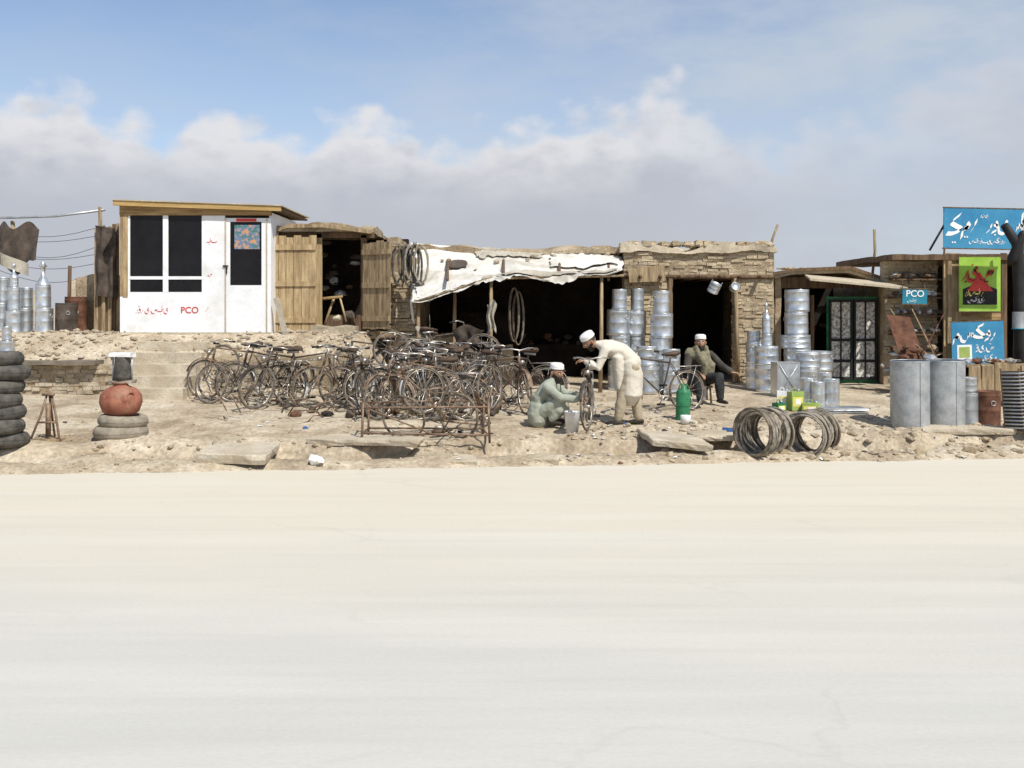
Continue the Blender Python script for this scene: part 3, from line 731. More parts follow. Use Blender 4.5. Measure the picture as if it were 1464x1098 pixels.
stack('rusty_barrel',1413,14.9,[(.19,.56)],mat='rust');stack('rusty_barrel',1386,15.1,[(.14,.42)],mat='rust')
b=B()
for k in range(16): b.tube([(-.0,0,.05+k*.052),(.16,-.2,.05+k*.052),(.5,-.24,.05+k*.052)],.014,'galvdull')
for p in [(0,0),(.16,-.2),(.5,-.24)]: b.tube([(p[0],p[1]+.01,0),(p[0],p[1]+.01,.9)],.015,'wooddark')
b.sheet(lambda u,v:Vector((u*.5,.03-.24*min(1,u*2.2),v*.86)),10,2,'clothdark')
x=WX(1438,14.3);b.obj('slatted_metal_shutter',loc=(x,14.3,hgt(x,14.3)),rot=(0,-.08,0))
# ---------------------------------------------------------------- right stall and signs
G=empty('signboard_shop')
d=19.4
b=B()
b.mudbox((WX(1275,d),d+.4,.4),(WX(1352,d),d+.6,WZ(372,d)),'mud',.15,.03)
b.bricks((WX(1275,d),d+.38,1.1),(1,0,0),1.05,1.75,'mudbrick',drop=.06)
b.mudbox((WX(1350,d),d+3,.3),(WX(1640,d),d+3.1,WZ(370,d)),'shadein',.3,.02)
b.mudbox((WX(1272,d),d-.1,WZ(372,d)),(WX(1640,d),d+3.2,WZ(364,d)),'wooddark',.2,.02)
b.mudbox((WX(1560,d),d,.3),(WX(1600,d),d+3,3),'mud',.2,.03)
b.box((WX(1348,d),d-.05,.42),(WX(1372,d),d-.0,WZ(362,d)),'wood',.004)
b.box((WX(1352,d),d-.09,.42),(WX(1358,d),d-.055,WZ(362,d)),'oldwood',.004)
b.box((WX(1430,d),d-.05,.42),(WX(1438,d),d,WZ(362,d)),'wooddark')
b.box((WX(1372,d),d-.04,WZ(458,d)),(WX(1430,d),d-.0,WZ(447,d)),'woodh')
for i in range(5):
    b.box((WX(1280,d),d+.1,1.1+i*.36),(WX(1350,d),d+.36,1.13+i*.36),'wooddark')
    for k in range(14): b.rock((U(WX(1282,d),WX(1348,d)),d+.15,1.2+i*.36),U(.06,.11),random.choice(['rust','paper','clothdark','wooddark','galvdull','clothdark','wooddark']))
b.obj('stall_structure',G)
def signbase(name,px,py,d,w,h_,mat,rot):
    E=empty(name,P(px,py,d),rot);b=B();b.box((-w/2,0,-h_/2),(w/2,.02,h_/2),mat);
    for a,c in [((-w/2-.02,-.005,-h_/2-.02),(w/2+.02,.025,-h_/2)),((-w/2-.02,-.005,h_/2),(w/2+.02,.025,h_/2+.02))]: b.box(a,c,'wooddark')
    b.obj('board',E);return E
dB=18.5
E=signbase('blue_banner_sign',1418,327,dB,1.78,.74,'signblue',(0,.02,.0));b=B()
script(b,'kmr',-.84,-.14,.30,'signwhite',slant=.38,w=.32);script(b,'rvys',-.10,.0,.27,'signwhite',w=.26);script(b,'a',.56,-.0,.3,'signwhite',w=.26)
script(b,'szrvpyskrvr',-.42,-.26,.085,'signwhite',w=.24);script(b,'vsyr',-.22,.22,.06,'signwhite',w=.24);b.obj('painted_script',E)
b=B();b.X=Matrix.Translation((.72,-.012,.02));b.sheet(lambda u,v:Vector((.15*v*math.cos(u*6.283),0,.22*v*math.sin(u*6.283)-.05)),24,3,'portrait',False)
b.X=Matrix.Translation((.72,-.016,.15));b.sheet(lambda u,v:Vector((.16*v*math.cos(u*6.283),0,.09*v*math.sin(u*6.283))),24,3,'black',False);b.obj('painted_portrait',E)
b=B();b.tube([P(1329,358,18.6),P(1352,318,18.55)],.02,'black');b.tube([P(1350,365,18.6),P(1350,296,18.55)],.02,'oldwood');b.tube([P(1475,365,18.6),P(1475,296,18.55)],.03,'wooddark');b.obj('sign_props',G)
E=signbase('green_shop_sign',1401,406,19.2,.80,1.05,'limegreen',(0,0,0));b=B()
b.prism([(-.33,-.006,-.4),(.33,-.006,-.4),(.33,-.006,-.1),(.12,-.006,-.02),(.05,-.006,.1),(-.05,-.006,.1),(-.14,-.006,-.02),(-.33,-.006,-.1)],(0,.005,0),'black')
b.prism([(-.25,-.009,-.14),(.25,-.009,-.14),(.0,-.009,.22)],(0,.002,0),'red')
script(b,'rys',-.34,.16,.29,'red',w=.34,y=-.012);script(b,'rys',-.33,.17,.29,'black',w=.06,y=-.016)
script(b,'rvszr',-.30,-.19,.11,'yellow',w=.26,y=-.012);script(b,'szvyr',-.24,-.33,.09,'signwhite',w=.22,y=-.012);b.obj('painted_script',E)
E=signbase('blue_shop_sign',1398,491,19.0,1.0,.84,'signblue',(0,-.03,0));b=B()
script(b,'mskvr',-.47,.12,.24,'signwhite',w=.28);b.box((-.4,-.006,-.3),(-.12,-.001,-.02),'signwhite');b.box((-.36,-.010,-.26),(-.16,-.006,-.06),'cangreen')
script(b,'vyrs',-.05,-.12,.14,'signwhite',w=.22);script(b,'szrky',-.05,-.32,.10,'signwhite',w=.22);b.obj('painted_script',E)
E=signbase('pco_sign',1308,424,18.6,.46,.27,'signteal',(0,.02,0));text('PCO',.17,'signwhite',E,(0,-.008,.05));b=B();script(b,'szvr',-.14,-.09,.06,'signwhite',w=.2);b.obj('painted_script',E)
b=B();b.tube([P(1290,414,18.65),P(1290,400,18.7)],.01,'wooddark');b.tube([P(1324,414,18.65),P(1316,400,19.4)],.01,'wooddark');b.obj('sign_brackets',G)
b=B();b.tube([P(1455,560,17.6),P(1457,450,17.6),P(1455,350,17.5),P(1436,322,17.4)],[.09,.085,.10,.07],'black',n=10)
b.tube([P(1448,370,17.5),P(1462,335,17.4)],[.1,.07],'black',n=8,cap=2);b.obj('dark_post')
b=B();b.lathe([(.1,0),(.1,.3)],'galvdull',14);b.ring((0,0,.0),(0,0,1),.1,.012,'signteal',16,5);b.obj('post_band',loc=P(1456,470,17.6))
b=B();b.prism([(0,0,0),(.42,-.05,-.06),(.62,-.25,-.85),(.18,-.2,-.78)],(0,.012,0),'rust');b.obj('rusty_metal_sheet',loc=P(1267,449,18.4))
b=B()
for k in range(34): b.rock((U(WX(1262,18.2),WX(1352,18.2)),U(17.7,18.8),.55+U(0,.75)),U(.06,.16),random.choice(['clothdark','rust','sack','galvdull','wooddark','mud']))
for k in range(12): b.tube([P(U(1265,1340),U(500,545),18),P(U(1265,1350),U(440,520),18.6)],.012,random.choice(['oldwood','black','rust']))
b.obj('scrap_pile')
b=B()
for i in range(9): b.box((WX(1385,16.6)+i*.22,16.6,.45),(WX(1385,16.6)+i*.22+.2,16.63,1.05+U(-.04,.04)),'oldwood',.012)
b.box((WX(1385,16.6),16.64,1.0),(WX(1560,16.6),17.2,1.04),'oldwood',.01)
for k in range(24): b.rock((U(WX(1385,16.6),WX(1464,16.6)),16.8,1.1),U(.04,.10),random.choice(['rust','clothdark','sack','galvdull']))
b.obj('market_table')
# ---------------------------------------------------------------- tyres and small things
def tyre(b,c,ax,r,w,mat): 
    b.ring(c,ax,r-w,w,mat,40,10,flat=1.15);b.ring(Vector(c),ax,r-w*1.0,w*1.03,mat,40,4,flat=.6)
b=B()
for k in range(7): tyre(b,(U(-.05,.05),U(-.05,.05),.09+k*.175),(U(-.07,.07),U(-.07,.07),1),.31,.085,'tyre')
b.obj('car_tyre_stack',loc=(WX(2,12.9),12.9,hgt(-6.6,12.9)))
b=B();tyre(b,(0,0,.08),(0,0,1),.36,.085,'tyredust');tyre(b,(.03,0,.23),(.05,0,1),.33,.075,'tyredust')
xt=WX(173,13.6);zt_=hgt(xt,13.6);b.obj('dusty_tyres',loc=(xt,13.6,zt_))
b=B();b.lathe([(0,0),(.14,0),(.24,.08),(.28,.2),(.27,.3),(.2,.39),(.1,.43),(.09,.46),(.12,.47),(.10,.47),(.0,.44)],'clay',30)
b.ring((.2,-.17,.3),(1,-1,0),.05,.012,'clay',12,5);b.obj('clay_pot',loc=(xt,13.6,zt_+.28))
b=B()
b.box((-.16,-.1,0),(.16,.1,.04),'tyredust',.008);b.lathe([(.0,.04),(.11,.04),(.12,.1),(.10,.3),(.09,.36),(.0,.36)],'tyre',20)
b.box((-.15,-.09,.36),(.15,.09,.41),'whitepaint',.01);b.tube([(-.13,0,.04),(-.13,0,.36)],.012,'galvdull');b.tube([(.13,0,.04),(.13,0,.36)],.012,'galvdull')
b.obj('lantern_on_pot',loc=(xt,13.65,zt_+.74))
b=B()
for a in (-1,1):
    b.tube([(a*.2,-.1,0),(a*.1,0,.35),(a*.03,.03,.62)],.016,'bikerust')
b.tube([(-.2,-.1,.02),(.2,-.1,.02)],.016,'bikerust');b.tube([(-.13,-.03,.25),(.13,-.03,.25)],.014,'bikerust');b.tube([(0,.2,0),(0,.03,.62)],.016,'bikerust')
b.box((-.2,-.14,-.01),(.2,.1,.03),'oldwood');b.tube([(0,0,.05),(0,0,.5)],.035,'bikerust',n=10);b.tube([(-.08,0,.62),(.08,0,.62)],.018,'bikerust')
x=WX(69,13.4);b.obj('foot_pump_stand',loc=(x,13.4,hgt(x,13.4)))
def coil(px,dd,r,rot):
    b=B()
    for k in range(22):
        a=Vector((U(-.14,.14),1,U(-.1,.1)))
        b.ring((U(-.03,.03),-.26+k*.025,r+U(-.02,.02)),a,r*U(.90,1.04),U(.012,.018),random.choice(['coil','tyredust','coil','biketyre']),36,6,jit=.012)
    x=WX(px,dd);b.obj('bicycle_tyre_bundle',loc=(x,dd,hgt(x,dd)),rot=rot)
coil(1092,13.2,.30,(0,0,-.85));coil(1158,13.4,.29,(0,.03,-.7))
b=B();b.lathe([(0,0),(.085,0),(.11,.32),(.118,.33),(.108,.33),(.083,.01),(0,.01)],'whitepaint',24);b.ring((0,0,.33),(0,.3,1),.115,.004,'chrome',20,4);x=WX(818,14.1)
b.obj('white_bucket',loc=(x,14.1,hgt(x,14.1)))
b=B();b.lathe([(0,0),(.07,0),(.08,.12),(.07,.12),(0,.11)],'whitepaint',20);x=WX(977,15);b.obj('white_bowl',loc=(x,14.8,hgt(x,14.8)))
b=B();b.lathe([(0,0),(.11,0),(.11,.02),(.11,.42),(.10,.45),(.045,.48),(.045,.53),(0,.53)],'green',24);b.ring((0,0,.22),(0,0,1),.111,.005,'green',24,4);b.ring((0,0,.02),(0,0,1),.111,.006,'green',24,4)
b.tube([(-.08,0,.47),(-.05,0,.55),(.05,0,.55),(.08,0,.47)],.009,'green');x=WX(976,15.2);b.obj('green_oil_can',loc=(x,15.2,hgt(x,15.2)),rot=(0,.03,0))
def tin(px,py,dd,w,h_,mat,rz,lab=True):
    b=B();b.box((-w/2,-w*.35,0),(w/2,w*.35,h_),mat,.004);b.box((-w/2+.02,-w*.35-.005,h_*.2),(w/2-.02,-w*.35-.001,h_*.7),'yellow');b.box((-w*.2,-w*.35-.009,h_*.3),(w*.2,-w*.35-.005,h_*.6),'signwhite')
    b.tube([(w*.25,0,h_),(w*.25,0,h_+.03)],.025,'galvdull',n=10);b.tube([(-w*.3,0,h_),(-w*.2,0,h_+.05),(w*.0,0,h_+.05),(w*.08,0,h_)],.008,mat)
    x=WX(px,dd);b.obj('oil_tin',loc=(x,dd,hgt(x,dd)),rot=(0,0,rz))
tin(1137,0,16.2,.22,.30,'cangreen',.3);tin(1120,0,16.4,.2,.28,'signwhite',-.2);tin(1160,0,16.0,.28,.14,'cangreen',-.3);tin(1114,0,16.1,.18,.14,'green',.5)
b=B()
for k in range(5): b.rock((U(-.12,.12),U(-.1,.1),.05),.11,'blueplastic' if k%2 else 'clothdark')
x=WX(1050,13.9);b.obj('blue_rag',loc=(x,13.9,hgt(x,13.9)))
# ---------------------------------------------------------------- bicycles
def bike(steer=.3,fr='bikeframe',guard='bikeframe',carrier=True):
    b=B();t=.014
    rw=Vector((-.55,0,.345));fw=Vector((.58,0,.345));bb=Vector((-.07,0,.3));st=Vector((-.24,0,.84));ht=Vector((.38,0,.9));hb=Vector((.42,0,.72))
    wheelmesh(b,rw,(0,1,0))
    b.tube([ht,st+Vector((.02,0,-.03))],t,fr);b.tube([hb,bb],t,fr);b.tube([bb,st,st+Vector((-.02,0,.08))],t,fr)
    for s in (-1,1):
        b.tube([bb+Vector((0,s*.03,0)),rw+Vector((0,s*.05,0))],.009,fr);b.tube([st+Vector((0,s*.02,-.03)),rw+Vector((0,s*.05,0))],.008,fr)
        b.tube([rw+Vector((0,s*.055,0)),(-.62,s*.12,.02)],.007,'chrome');
    b.tube([(-.62,-.14,.015),(-.62,.14,.015)],.007,'chrome')
    b.tube([ht,hb],.02,fr,n=8)
    def fend(c,a0,a1,mat,bb_):
        n=14;vs=[]
        for i in range(n+1):
            a=a0+(a1-a0)*i/n
            for (rr,yy) in ((.365,-.032),(.378,0),(.365,.032)): vs.append(c+Vector((math.cos(a)*rr,yy,math.sin(a)*rr)))
        bb_.add(vs,[(i*3+j,i*3+j+1,i*3+j+4,i*3+j+3) for i in range(n) for j in range(2)],mat,True)
    fend(rw,math.radians(50),math.radians(170),guard,b);fend(rw,math.radians(170),math.radians(205),'whitepaint',b)
    b.ring(bb+Vector((0,.05,0)),(0,1,0),.09,.008,'chrome',16,5);b.tube([bb+Vector((-.02,.07,.02)),bb+Vector((.1,.07,-.14))],.01,'chrome');b.tube([bb+Vector((.02,-.07,.02)),bb+Vector((-.1,-.07,.14))],.01,'chrome')
    b.box((bb.x+.05,.07,bb.z-.16),(bb.x+.15,.16,bb.z-.13),'black');b.box((bb.x-.15,-.16,bb.z+.13),(bb.x-.05,-.07,bb.z+.16),'black')
    b.tube([bb+Vector((0,.05,.09)),rw+Vector((0,.05,.04))],.005,'bikerust',n=4);b.tube([bb+Vector((0,.05,-.09)),rw+Vector((0,.05,-.04))],.005,'bikerust',n=4)
    sd=st+Vector((-.03,0,.1))
    b.tube([sd+Vector((.16,0,.0)),sd+Vector((.05,0,.01)),sd+Vector((-.05,0,.015)),sd+Vector((-.11,0,.02))],[.02,.03,.045,.04],'saddle',n=10,side=(0,1,0),flat=1.9,cap=2)
    b.tube([sd+Vector((.1,0,-.03)),sd+Vector((-.1,0,-.05))],.02,'chrome')
    if carrier:
        for s in (-1,1):
            b.tube([(-.27,s*.05,.74),(-.8,s*.07,.75)],.006,'chrome');b.tube([(-.7,s*.07,.75),rw+Vector((0,s*.06,0))],.005,'chrome')
        for q in (-.4,-.55,-.7,-.8): b.tube([(q,-.07,.75),(q,.07,.75)],.005,'chrome')
    A=Matrix.Translation(hb)@Matrix.Rotation(steer,4,'Z')@Matrix.Translation(-hb);b.X=A
    wheelmesh(b,fw,(0,1,0));fend(fw,math.radians(20),math.radians(120),guard,b);fend(fw,math.radians(120),math.radians(175),'whitepaint' if guard!='bikerust' else guard,b)
    for s in (-1,1): b.tube([hb+Vector((0,s*.03,0)),Vector((.5,s*.05,.5)),fw+Vector((0,s*.05,0))],.010,fr)
    b.tube([hb,ht,ht+Vector((-.02,0,.1))],.013,'chrome')
    hp=ht+Vector((-.02,0,.1))
    b.tube([hp+Vector((-.2,-.27,-.01)),hp+Vector((-.06,-.25,.02)),hp+Vector((.04,-.14,.03)),hp+Vector((.05,0,0)),hp+Vector((.04,.14,.03)),hp+Vector((-.06,.25,.02)),hp+Vector((-.2,.27,-.01))],.011,'chrome')
    for s in (-1,1): b.tube([hp+Vector((-.1,s*.265,0)),hp+Vector((-.21,s*.272,-.01))],.017,'black',n=8)
    b.tube([hb+Vector((.05,0,.1)),hb+Vector((.11,0,.1))],[.025,.04],'chrome',n=10)
    b.X=Matrix();return b.mesh('bicycle')
BM=[bike(.4),bike(-.5,guard='bikerust',fr='bikerust'),bike(.1,carrier=False),bike(-.25),bike(.7,fr='bikeframe',guard='chrome')]
def putbike(px,dd,yaw,k,lean=None,sc=1,dz=0):
    x=WX(px,dd);return inst('bicycle',BM[k%5],(x,dd,hgt(x,dd)-.015+dz),(U(-.16,.16) if lean is None else lean,0,math.radians(yaw)),sc)
row=[(335,17.3,200,1),(372,16.7,165,0),(402,16.3,-115,3),(436,16.2,-25,0),(478,16.5,-120,1),(508,16.2,-75,0),
(556,15.5,-95,1),(580,16.1,-40,4),(608,15.6,-65,0),(640,16.0,-110,1),(668,16.6,-10,0),(714,16.0,-55,1),(738,16.3,185,4),
(590,17.2,-90,1),(640,17.1,160,3),(622,14.9,170,1),(690,17.0,200,2)]
for px,dd,yaw,k in row: putbike(px+U(-6,6),dd+U(-.15,.15),yaw+U(-14,14),k)
putbike(585,17.6,170,1,.45,1,.25);putbike(640,17.5,15,3,-.5,1,.35);putbike(540,17.5,200,4,.4,1,.15)
putbike(843,14.7,-94,3,0.02);putbike(942,15.9,-155,0,.05)
for px,dd in [(302,16.6),(690,16.6),(668,16.4),(628,15.4),(585,16.1),(520,15.9),(310,17),(650,15.1),(565,15.2)]:
    b=B();wheelmesh(b,(0,0,.33),(U(-.6,.6),-1,.25));x=WX(px,dd);b.obj('bicycle_wheel',loc=(x,dd,hgt(x,dd)))
for px,py,dd in [(690,505,17.3),(655,520,17.2),(600,510,17.6),(318,520,17.8),(560,500,17.7)]:
    b=B();wheelmesh(b,(0,0,0),(U(-.5,.5),-1,.1));b.obj('bicycle_wheel',loc=P(px,py,dd))
x=WX(655,13.9);o=inst('bicycle',BM[1],(x,13.9,hgt(x,13.9)+.98),(math.pi,0,.5));o.scale=(.95,.95,.95)
b=B()
c=[(-.85,-.2),(.85,-.25),(.8,.45),(-.8,.4)]
for (a,e) in c: b.tube([(a,e,0),(a+U(-.05,.05),e,.55)],.016,'bikerust')
for z in (.12,.5):
    for i in range(4): b.tube([(*c[i],z+U(-.03,.03)),(*c[(i+1)%4],z+U(-.03,.03))],.014,'bikerust')
for k in range(4): b.tube([(-.7+k*.4,-.22,.5),(-.6+k*.4,.42,.5)],.010,'bikerust')
b.tube([(-.85,-.2,.5),(.1,-.25,.12)],.011,'bikerust');b.tube([(.2,-.2,.12),(.6,.1,.75)],.012,'bikeframe')
b.ring((-.3,-.1,.33),(.4,1,.2),.3,.016,'biketyre',28,6);b.ring((.45,.1,.33),(.7,1,.1),.3,.016,'biketyre',28,6)
x=WX(610,13.6);b.obj('bicycle_rack',loc=(x,13.5,hgt(x,13.5)),rot=(0,0,.08))
b=B()
for k in range(150):
    x=U(-4.4,.1) if k%3 else U(-2.6,-.4);y=U(14.8,17.5);q=Vector((x,y,hgt(x,y)+U(0,.6)*R()))
    dv=Vector((U(-1,1),U(-.5,.5),U(-.3,1))).normalized()*U(.15,.6);b.tube([q,q+dv*.5+Vector((U(-.05,.05),0,.05)),q+dv],U(.006,.013),random.choice(['bikerust','bikeframe','chrome','biketyre','biketyre']))
for k in range(70):
    x=U(-4.2,.1) if k%2 else U(-2.6,-.3);y=U(15.2,17.8);b.rock((x,y,hgt(x,y)+.04),U(.04,.12),random.choice(['bikeframe','clothdark','rust','sack','tyredust','chrome']))
b.obj('scrap_bicycle_parts')
# ---------------------------------------------------------------- people
def finish(b,name,parent,vox,sm=3,disp=0,dsz=.09):
    o=b.obj(name,parent)
    m=o.modifiers.new('r','REMESH');m.mode='VOXEL';m.voxel_size=vox;m.use_smooth_shade=True
    m=o.modifiers.new('s','SMOOTH');m.iterations=sm;m.factor=.6
    if disp:
        t=bpy.data.textures.new(name,'CLOUDS');t.noise_scale=dsz;t.noise_depth=2
        m=o.modifiers.new('d','DISPLACE');m.texture=t;m.strength=disp;m.mid_level=.5
    return o
def hand(b,w,dv,pn,curl=.6,left=1):
    w=Vector(w);dv=Vector(dv).normalized();pn=Vector(pn);pn=(pn-dv*pn.dot(dv)).normalized();sd=dv.cross(pn)*left
    b.tube([w-dv*.02,w+dv*.03,w+dv*.08],[.021,.016,.015],'skin',n=12,side=sd,flat=2.3,cap=2)
    for i,(o,L) in enumerate([(-.029,.85),(-.010,1),(.010,.95),(.028,.75)]):
        p=w+dv*.075-sd*o;dd=dv-sd*o*2;dd.normalize();pts=[p-dd*.015,p];c=0
        for sl in (.042,.026,.021):
            c+=curl*.75;q=(dd*math.cos(c)+pn*math.sin(c));p=p+q*sl*L;pts.append(p)
        b.tube(pts,[.009,.0088,.008,.0075,.0065],'skin',n=8,cap=2)
    p=w+dv*.02+sd*.03;q=(dv*.65+sd*.6+pn*.3).normalized();q2=(dv*.85+sd*.2+pn*.4).normalized()
    b.tube([w+dv*.005+sd*.012,p+q*.02,p+q*.045,p+q*.045+q2*.03],[.012,.011,.010,.008],'skin',n=8,cap=2)
def head(parent,pos,fwd,up=(0,0,1),beard=True,s=1.0,beardmat='beard'):
    f=Vector(fwd).normalized();u=Vector(up);u=(u-f*u.dot(f)).normalized();l=u.cross(f)
    X=Matrix(((f.x*s,l.x*s,u.x*s,pos[0]),(f.y*s,l.y*s,u.y*s,pos[1]),(f.z*s,l.z*s,u.z*s,pos[2]),(0,0,0,1)))
    g=lambda a,m,w:math.exp(-((a-m)/w)**2)
    def pt(th,ph,off=0):
        x=math.sin(th)*math.cos(ph);y=math.sin(th)*math.sin(ph);z=math.cos(th)
        px,py,pz=x*.098,y*.077,z*.118
        if z<0:
            py*=1+.32*z;
            if x<0: px*=1+.45*z
            else: px*=1+.06*z
        if x>0:
            yn=py/.077
            px+=.026*g(yn,0,.17)*g(z,-.14,.17)*x+.010*g(yn,0,.13)*g(z,.08,.18)*x
            px-=.013*(g(yn,.40,.2)+g(yn,-.40,.2))*g(z,.06,.12)
            px+=.006*g(z,.22,.1)*g(abs(yn),.35,.35)
            px+=.008*g(yn,0,.3)*(g(z,-.46,.07)+g(z,-.58,.07))-.004*g(z,-.52,.03)*g(yn,0,.3)
            px+=.010*g(yn,0,.35)*g(z,-.85,.2)
        v=Vector((px,py,pz));
        return v*(1+off)
    b=B();b.X=X
    b.sheet(lambda a,c:pt(max(1e-3,a*math.pi),-math.pi+c*2*math.pi),44,56,'skin')
    for sg in (-1,1):
        b.tube([(-.012,sg*.074,.018),(-.016,sg*.083,.0),(-.008,sg*.077,-.03)],[.010,.014,.008],'skin',n=8,side=(1,0,0),flat=1.3,cap=2)
    b.obj('head',parent)
    b=B();b.X=X
    for sg in (-1,1):
        b.tube([(.078,sg*.031,.008),(.080,sg*.031,.008)],.0115,'signwhite',n=10,cap=3);b.tube([(.0885,sg*.031,.007),(.0900,sg*.031,.007)],.0045,'black',n=8,cap=2)
        b.tube([(.091,sg*.015,.030),(.093,sg*.032,.035),(.082,sg*.05,.028)],.0045,'beard',n=6,cap=1)
    b.obj('eyes',parent)
    if beard:
        b=B();b.X=X
        def bd(a,c):
            ph=-1.75+c*3.5;z0=1.62+.32*math.cos(ph*1.0)*(1 if abs(ph)<1.2 else .0);th=z0+(math.pi-.05-z0)*a
            e=.10*sstep(a*4)*1.0
            v=pt(th,ph,e);
            if a>.35 and abs(ph)<1.3: v.z-=.028*math.sin(a*math.pi);v.x+=.008
            return v+noise.noise_vector(v*60)*.004
        b.sheet(bd,16,40,beardmat);b.obj('beard',parent)
    b=B();b.X=X
    def hr(a,c):
        ph=-math.pi+c*2*math.pi;th=(1.62 if abs(ph)>1.7 else 1.15)*a;return pt(max(th,1e-3),ph,.035)
    b.sheet(hr,12,40,'beard');b.obj('hair',parent)
    b=B();b.X=X@Matrix.Translation((-.008,0,.030))@Matrix.Rotation(-.12,4,'Y')@Matrix.Diagonal((1.12,.93,1,1))
    b.lathe([(.085,.018),(.0905,.02),(.093,.04),(.091,.075),(.082,.092),(.055,.102),(.0,.105)],'cap',32);b.ring((0,0,.03),(0,0,1),.093,.004,'cap',32,5)
    b.obj('cap',parent)
def shoe(b,a,dirn):
    a=Vector(a);dirn=Vector(dirn).normalized()
    b.tube([a+Vector((0,0,-.035))-dirn*.05,a+Vector((0,0,-.04))+dirn*.03,a+Vector((0,0,-.045))+dirn*.12,a+Vector((0,0,-.05))+dirn*.17],[.034,.035,.03,.022],'shoe',n=12,side=(-dirn.y,dirn.x,0),flat=1.25,cap=3)
def person(name,loc,yaw,J,mats,hem,headf,beardmat='beard',scarf=None,handdir=None,curl=.7):
    E=empty(name,loc,(0,0,yaw));V=Vector
    Y=(0,1,0)
    b=B()
    pel,ch,nk=V(J['pel']),V(J['ch']),V(J['nk'])
    mid=pel.lerp(ch,.5)+V(J.get('bow',(-.03,0,.02)))
    b.tube([pel,mid,ch,ch.lerp(nk,.55),nk],[.125,.120,.128,.10,.055],'skin',n=20,side=Y,flat=1.4,cap=3)
    for s,k in ((1,'l'),(-1,'r')):
        sh,el,wr=V(J['sh'+k]),V(J['el'+k]),V(J['wr'+k])
        b.tube([ch.lerp(sh,.4),sh,sh.lerp(el,.5),el,el.lerp(wr,.5),el.lerp(wr,.88)],[.075,.074,.066,.062,.058,.052],'skin',n=12,cap=3)
    for seg in hem: b.tube([V(p) for p in seg[0]],seg[1],'skin',n=20,side=Y,flat=seg[2],cap=1)
    b.mats=[mats[0]];finish(b,'kameez',E,.011,4,.022,.11)
    b=B()
    for k in 'lr':
        hp,kn,an=V(J['hp'+k]),V(J['kn'+k]),V(J['an'+k])
        b.tube([pel.lerp(hp,.6),hp,hp.lerp(kn,.5),kn,kn.lerp(an,.5),kn.lerp(an,.93)],[.10,.11,.10,.085,.085,.062],'skin',n=14,cap=3)
    b.mats=[mats[1]];finish(b,'shalwar',E,.012,4,.025,.11)
    b=B()
    hd=V(J['hd'])
    b.tube([ch.lerp(nk,.6),nk,hd+V((-.01,0,-.05))],[.055,.052,.05],'skin',n=12,cap=2)
    for s,k in ((1,'l'),(-1,'r')):
        el,wr=V(J['el'+k]),V(J['wr'+k]);b.tube([el.lerp(wr,.4),el.lerp(wr,.8),wr],[.038,.032,.025],'skin',n=10,cap=2)
        dv=(handdir[k][0] if handdir else (wr-el));pn=(handdir[k][1] if handdir else (0,0,-1))
        hand(b,wr,dv,pn,curl,s)
        kn,an=V(J['kn'+k]),V(J['an'+k]);b.tube([kn.lerp(an,.7),an],[.04,.036],'skin',n=10,cap=2)
    finish(b,'skin',E,.0045,1)
    b=B()
    for k in 'lr': shoe(b,J['an'+k],J.get('ft'+k,(1,0,0)))
    b.obj('shoes',E)
    head(E,hd,headf,J.get('hup',(0,0,1)),True,1.08,beardmat)
    if scarf:
        b=B()
        b.tube([ch+V((.10,.10,-.2)),ch+V((.10,.11,.0)),nk+V((.03,.09,.03)),nk+V((-.07,0,.05)),nk+V((.03,-.09,.03)),ch+V((.12,-.06,.02)),ch+V((.13,.04,-.12)),ch+V((.12,.02,-.3))],[.03,.05,.05,.05,.05,.06,.06,.04],'skin',n=12,flat=1.5,cap=2)
        b.tube([V(J['shr'])+V((0,0,.03)),ch+V((.1,0,.02)),ch+V((.11,.12,-.15)),pel+V((.16,.12,.1))],[.06,.07,.08,.06],'skin',n=12,flat=1.6,cap=2)
        b.mats=[scarf];finish(b,'shawl',E,.011,3,.02,.06)
    return E
xx=WX(786,14.6)
person('crouching_man',(xx,14.6,hgt(xx,14.6)+.01),math.radians(-15),dict(pel=(-.14,0,.22),ch=(-.02,0,.53),nk=(.05,0,.66),hd=(.105,0,.77),bow=(-.06,0,.02),
 shl=(.0,.19,.58),shr=(.0,-.19,.58),ell=(.22,.25,.42),elr=(.22,-.24,.42),wrl=(.43,.13,.44),wrr=(.44,-.12,.40),
 hpl=(-.1,.1,.2),hpr=(-.1,-.1,.2),knl=(.26,.17,.43),knr=(.27,-.17,.42),anl=(.06,.14,.09),anr=(.06,-.14,.09),ftl=(1,.2,0),ftr=(1,-.2,0)),
 ('kamgreen','kamgreen'),[([(-.14,0,.30),(-.17,0,.16),(-.16,0,.05)],[.15,.17,.16],1.3),([(.02,0,.40),(.16,0,.36),(.24,0,.22)],[.09,.09,.06],2.2)],(.80,-.50,-.22),'beard',
 handdir={'l':((1,-.2,-.2),(0,-.3,-1)),'r':((1,.2,-.25),(0,.3,-1))})
xx=WX(903,14.7)
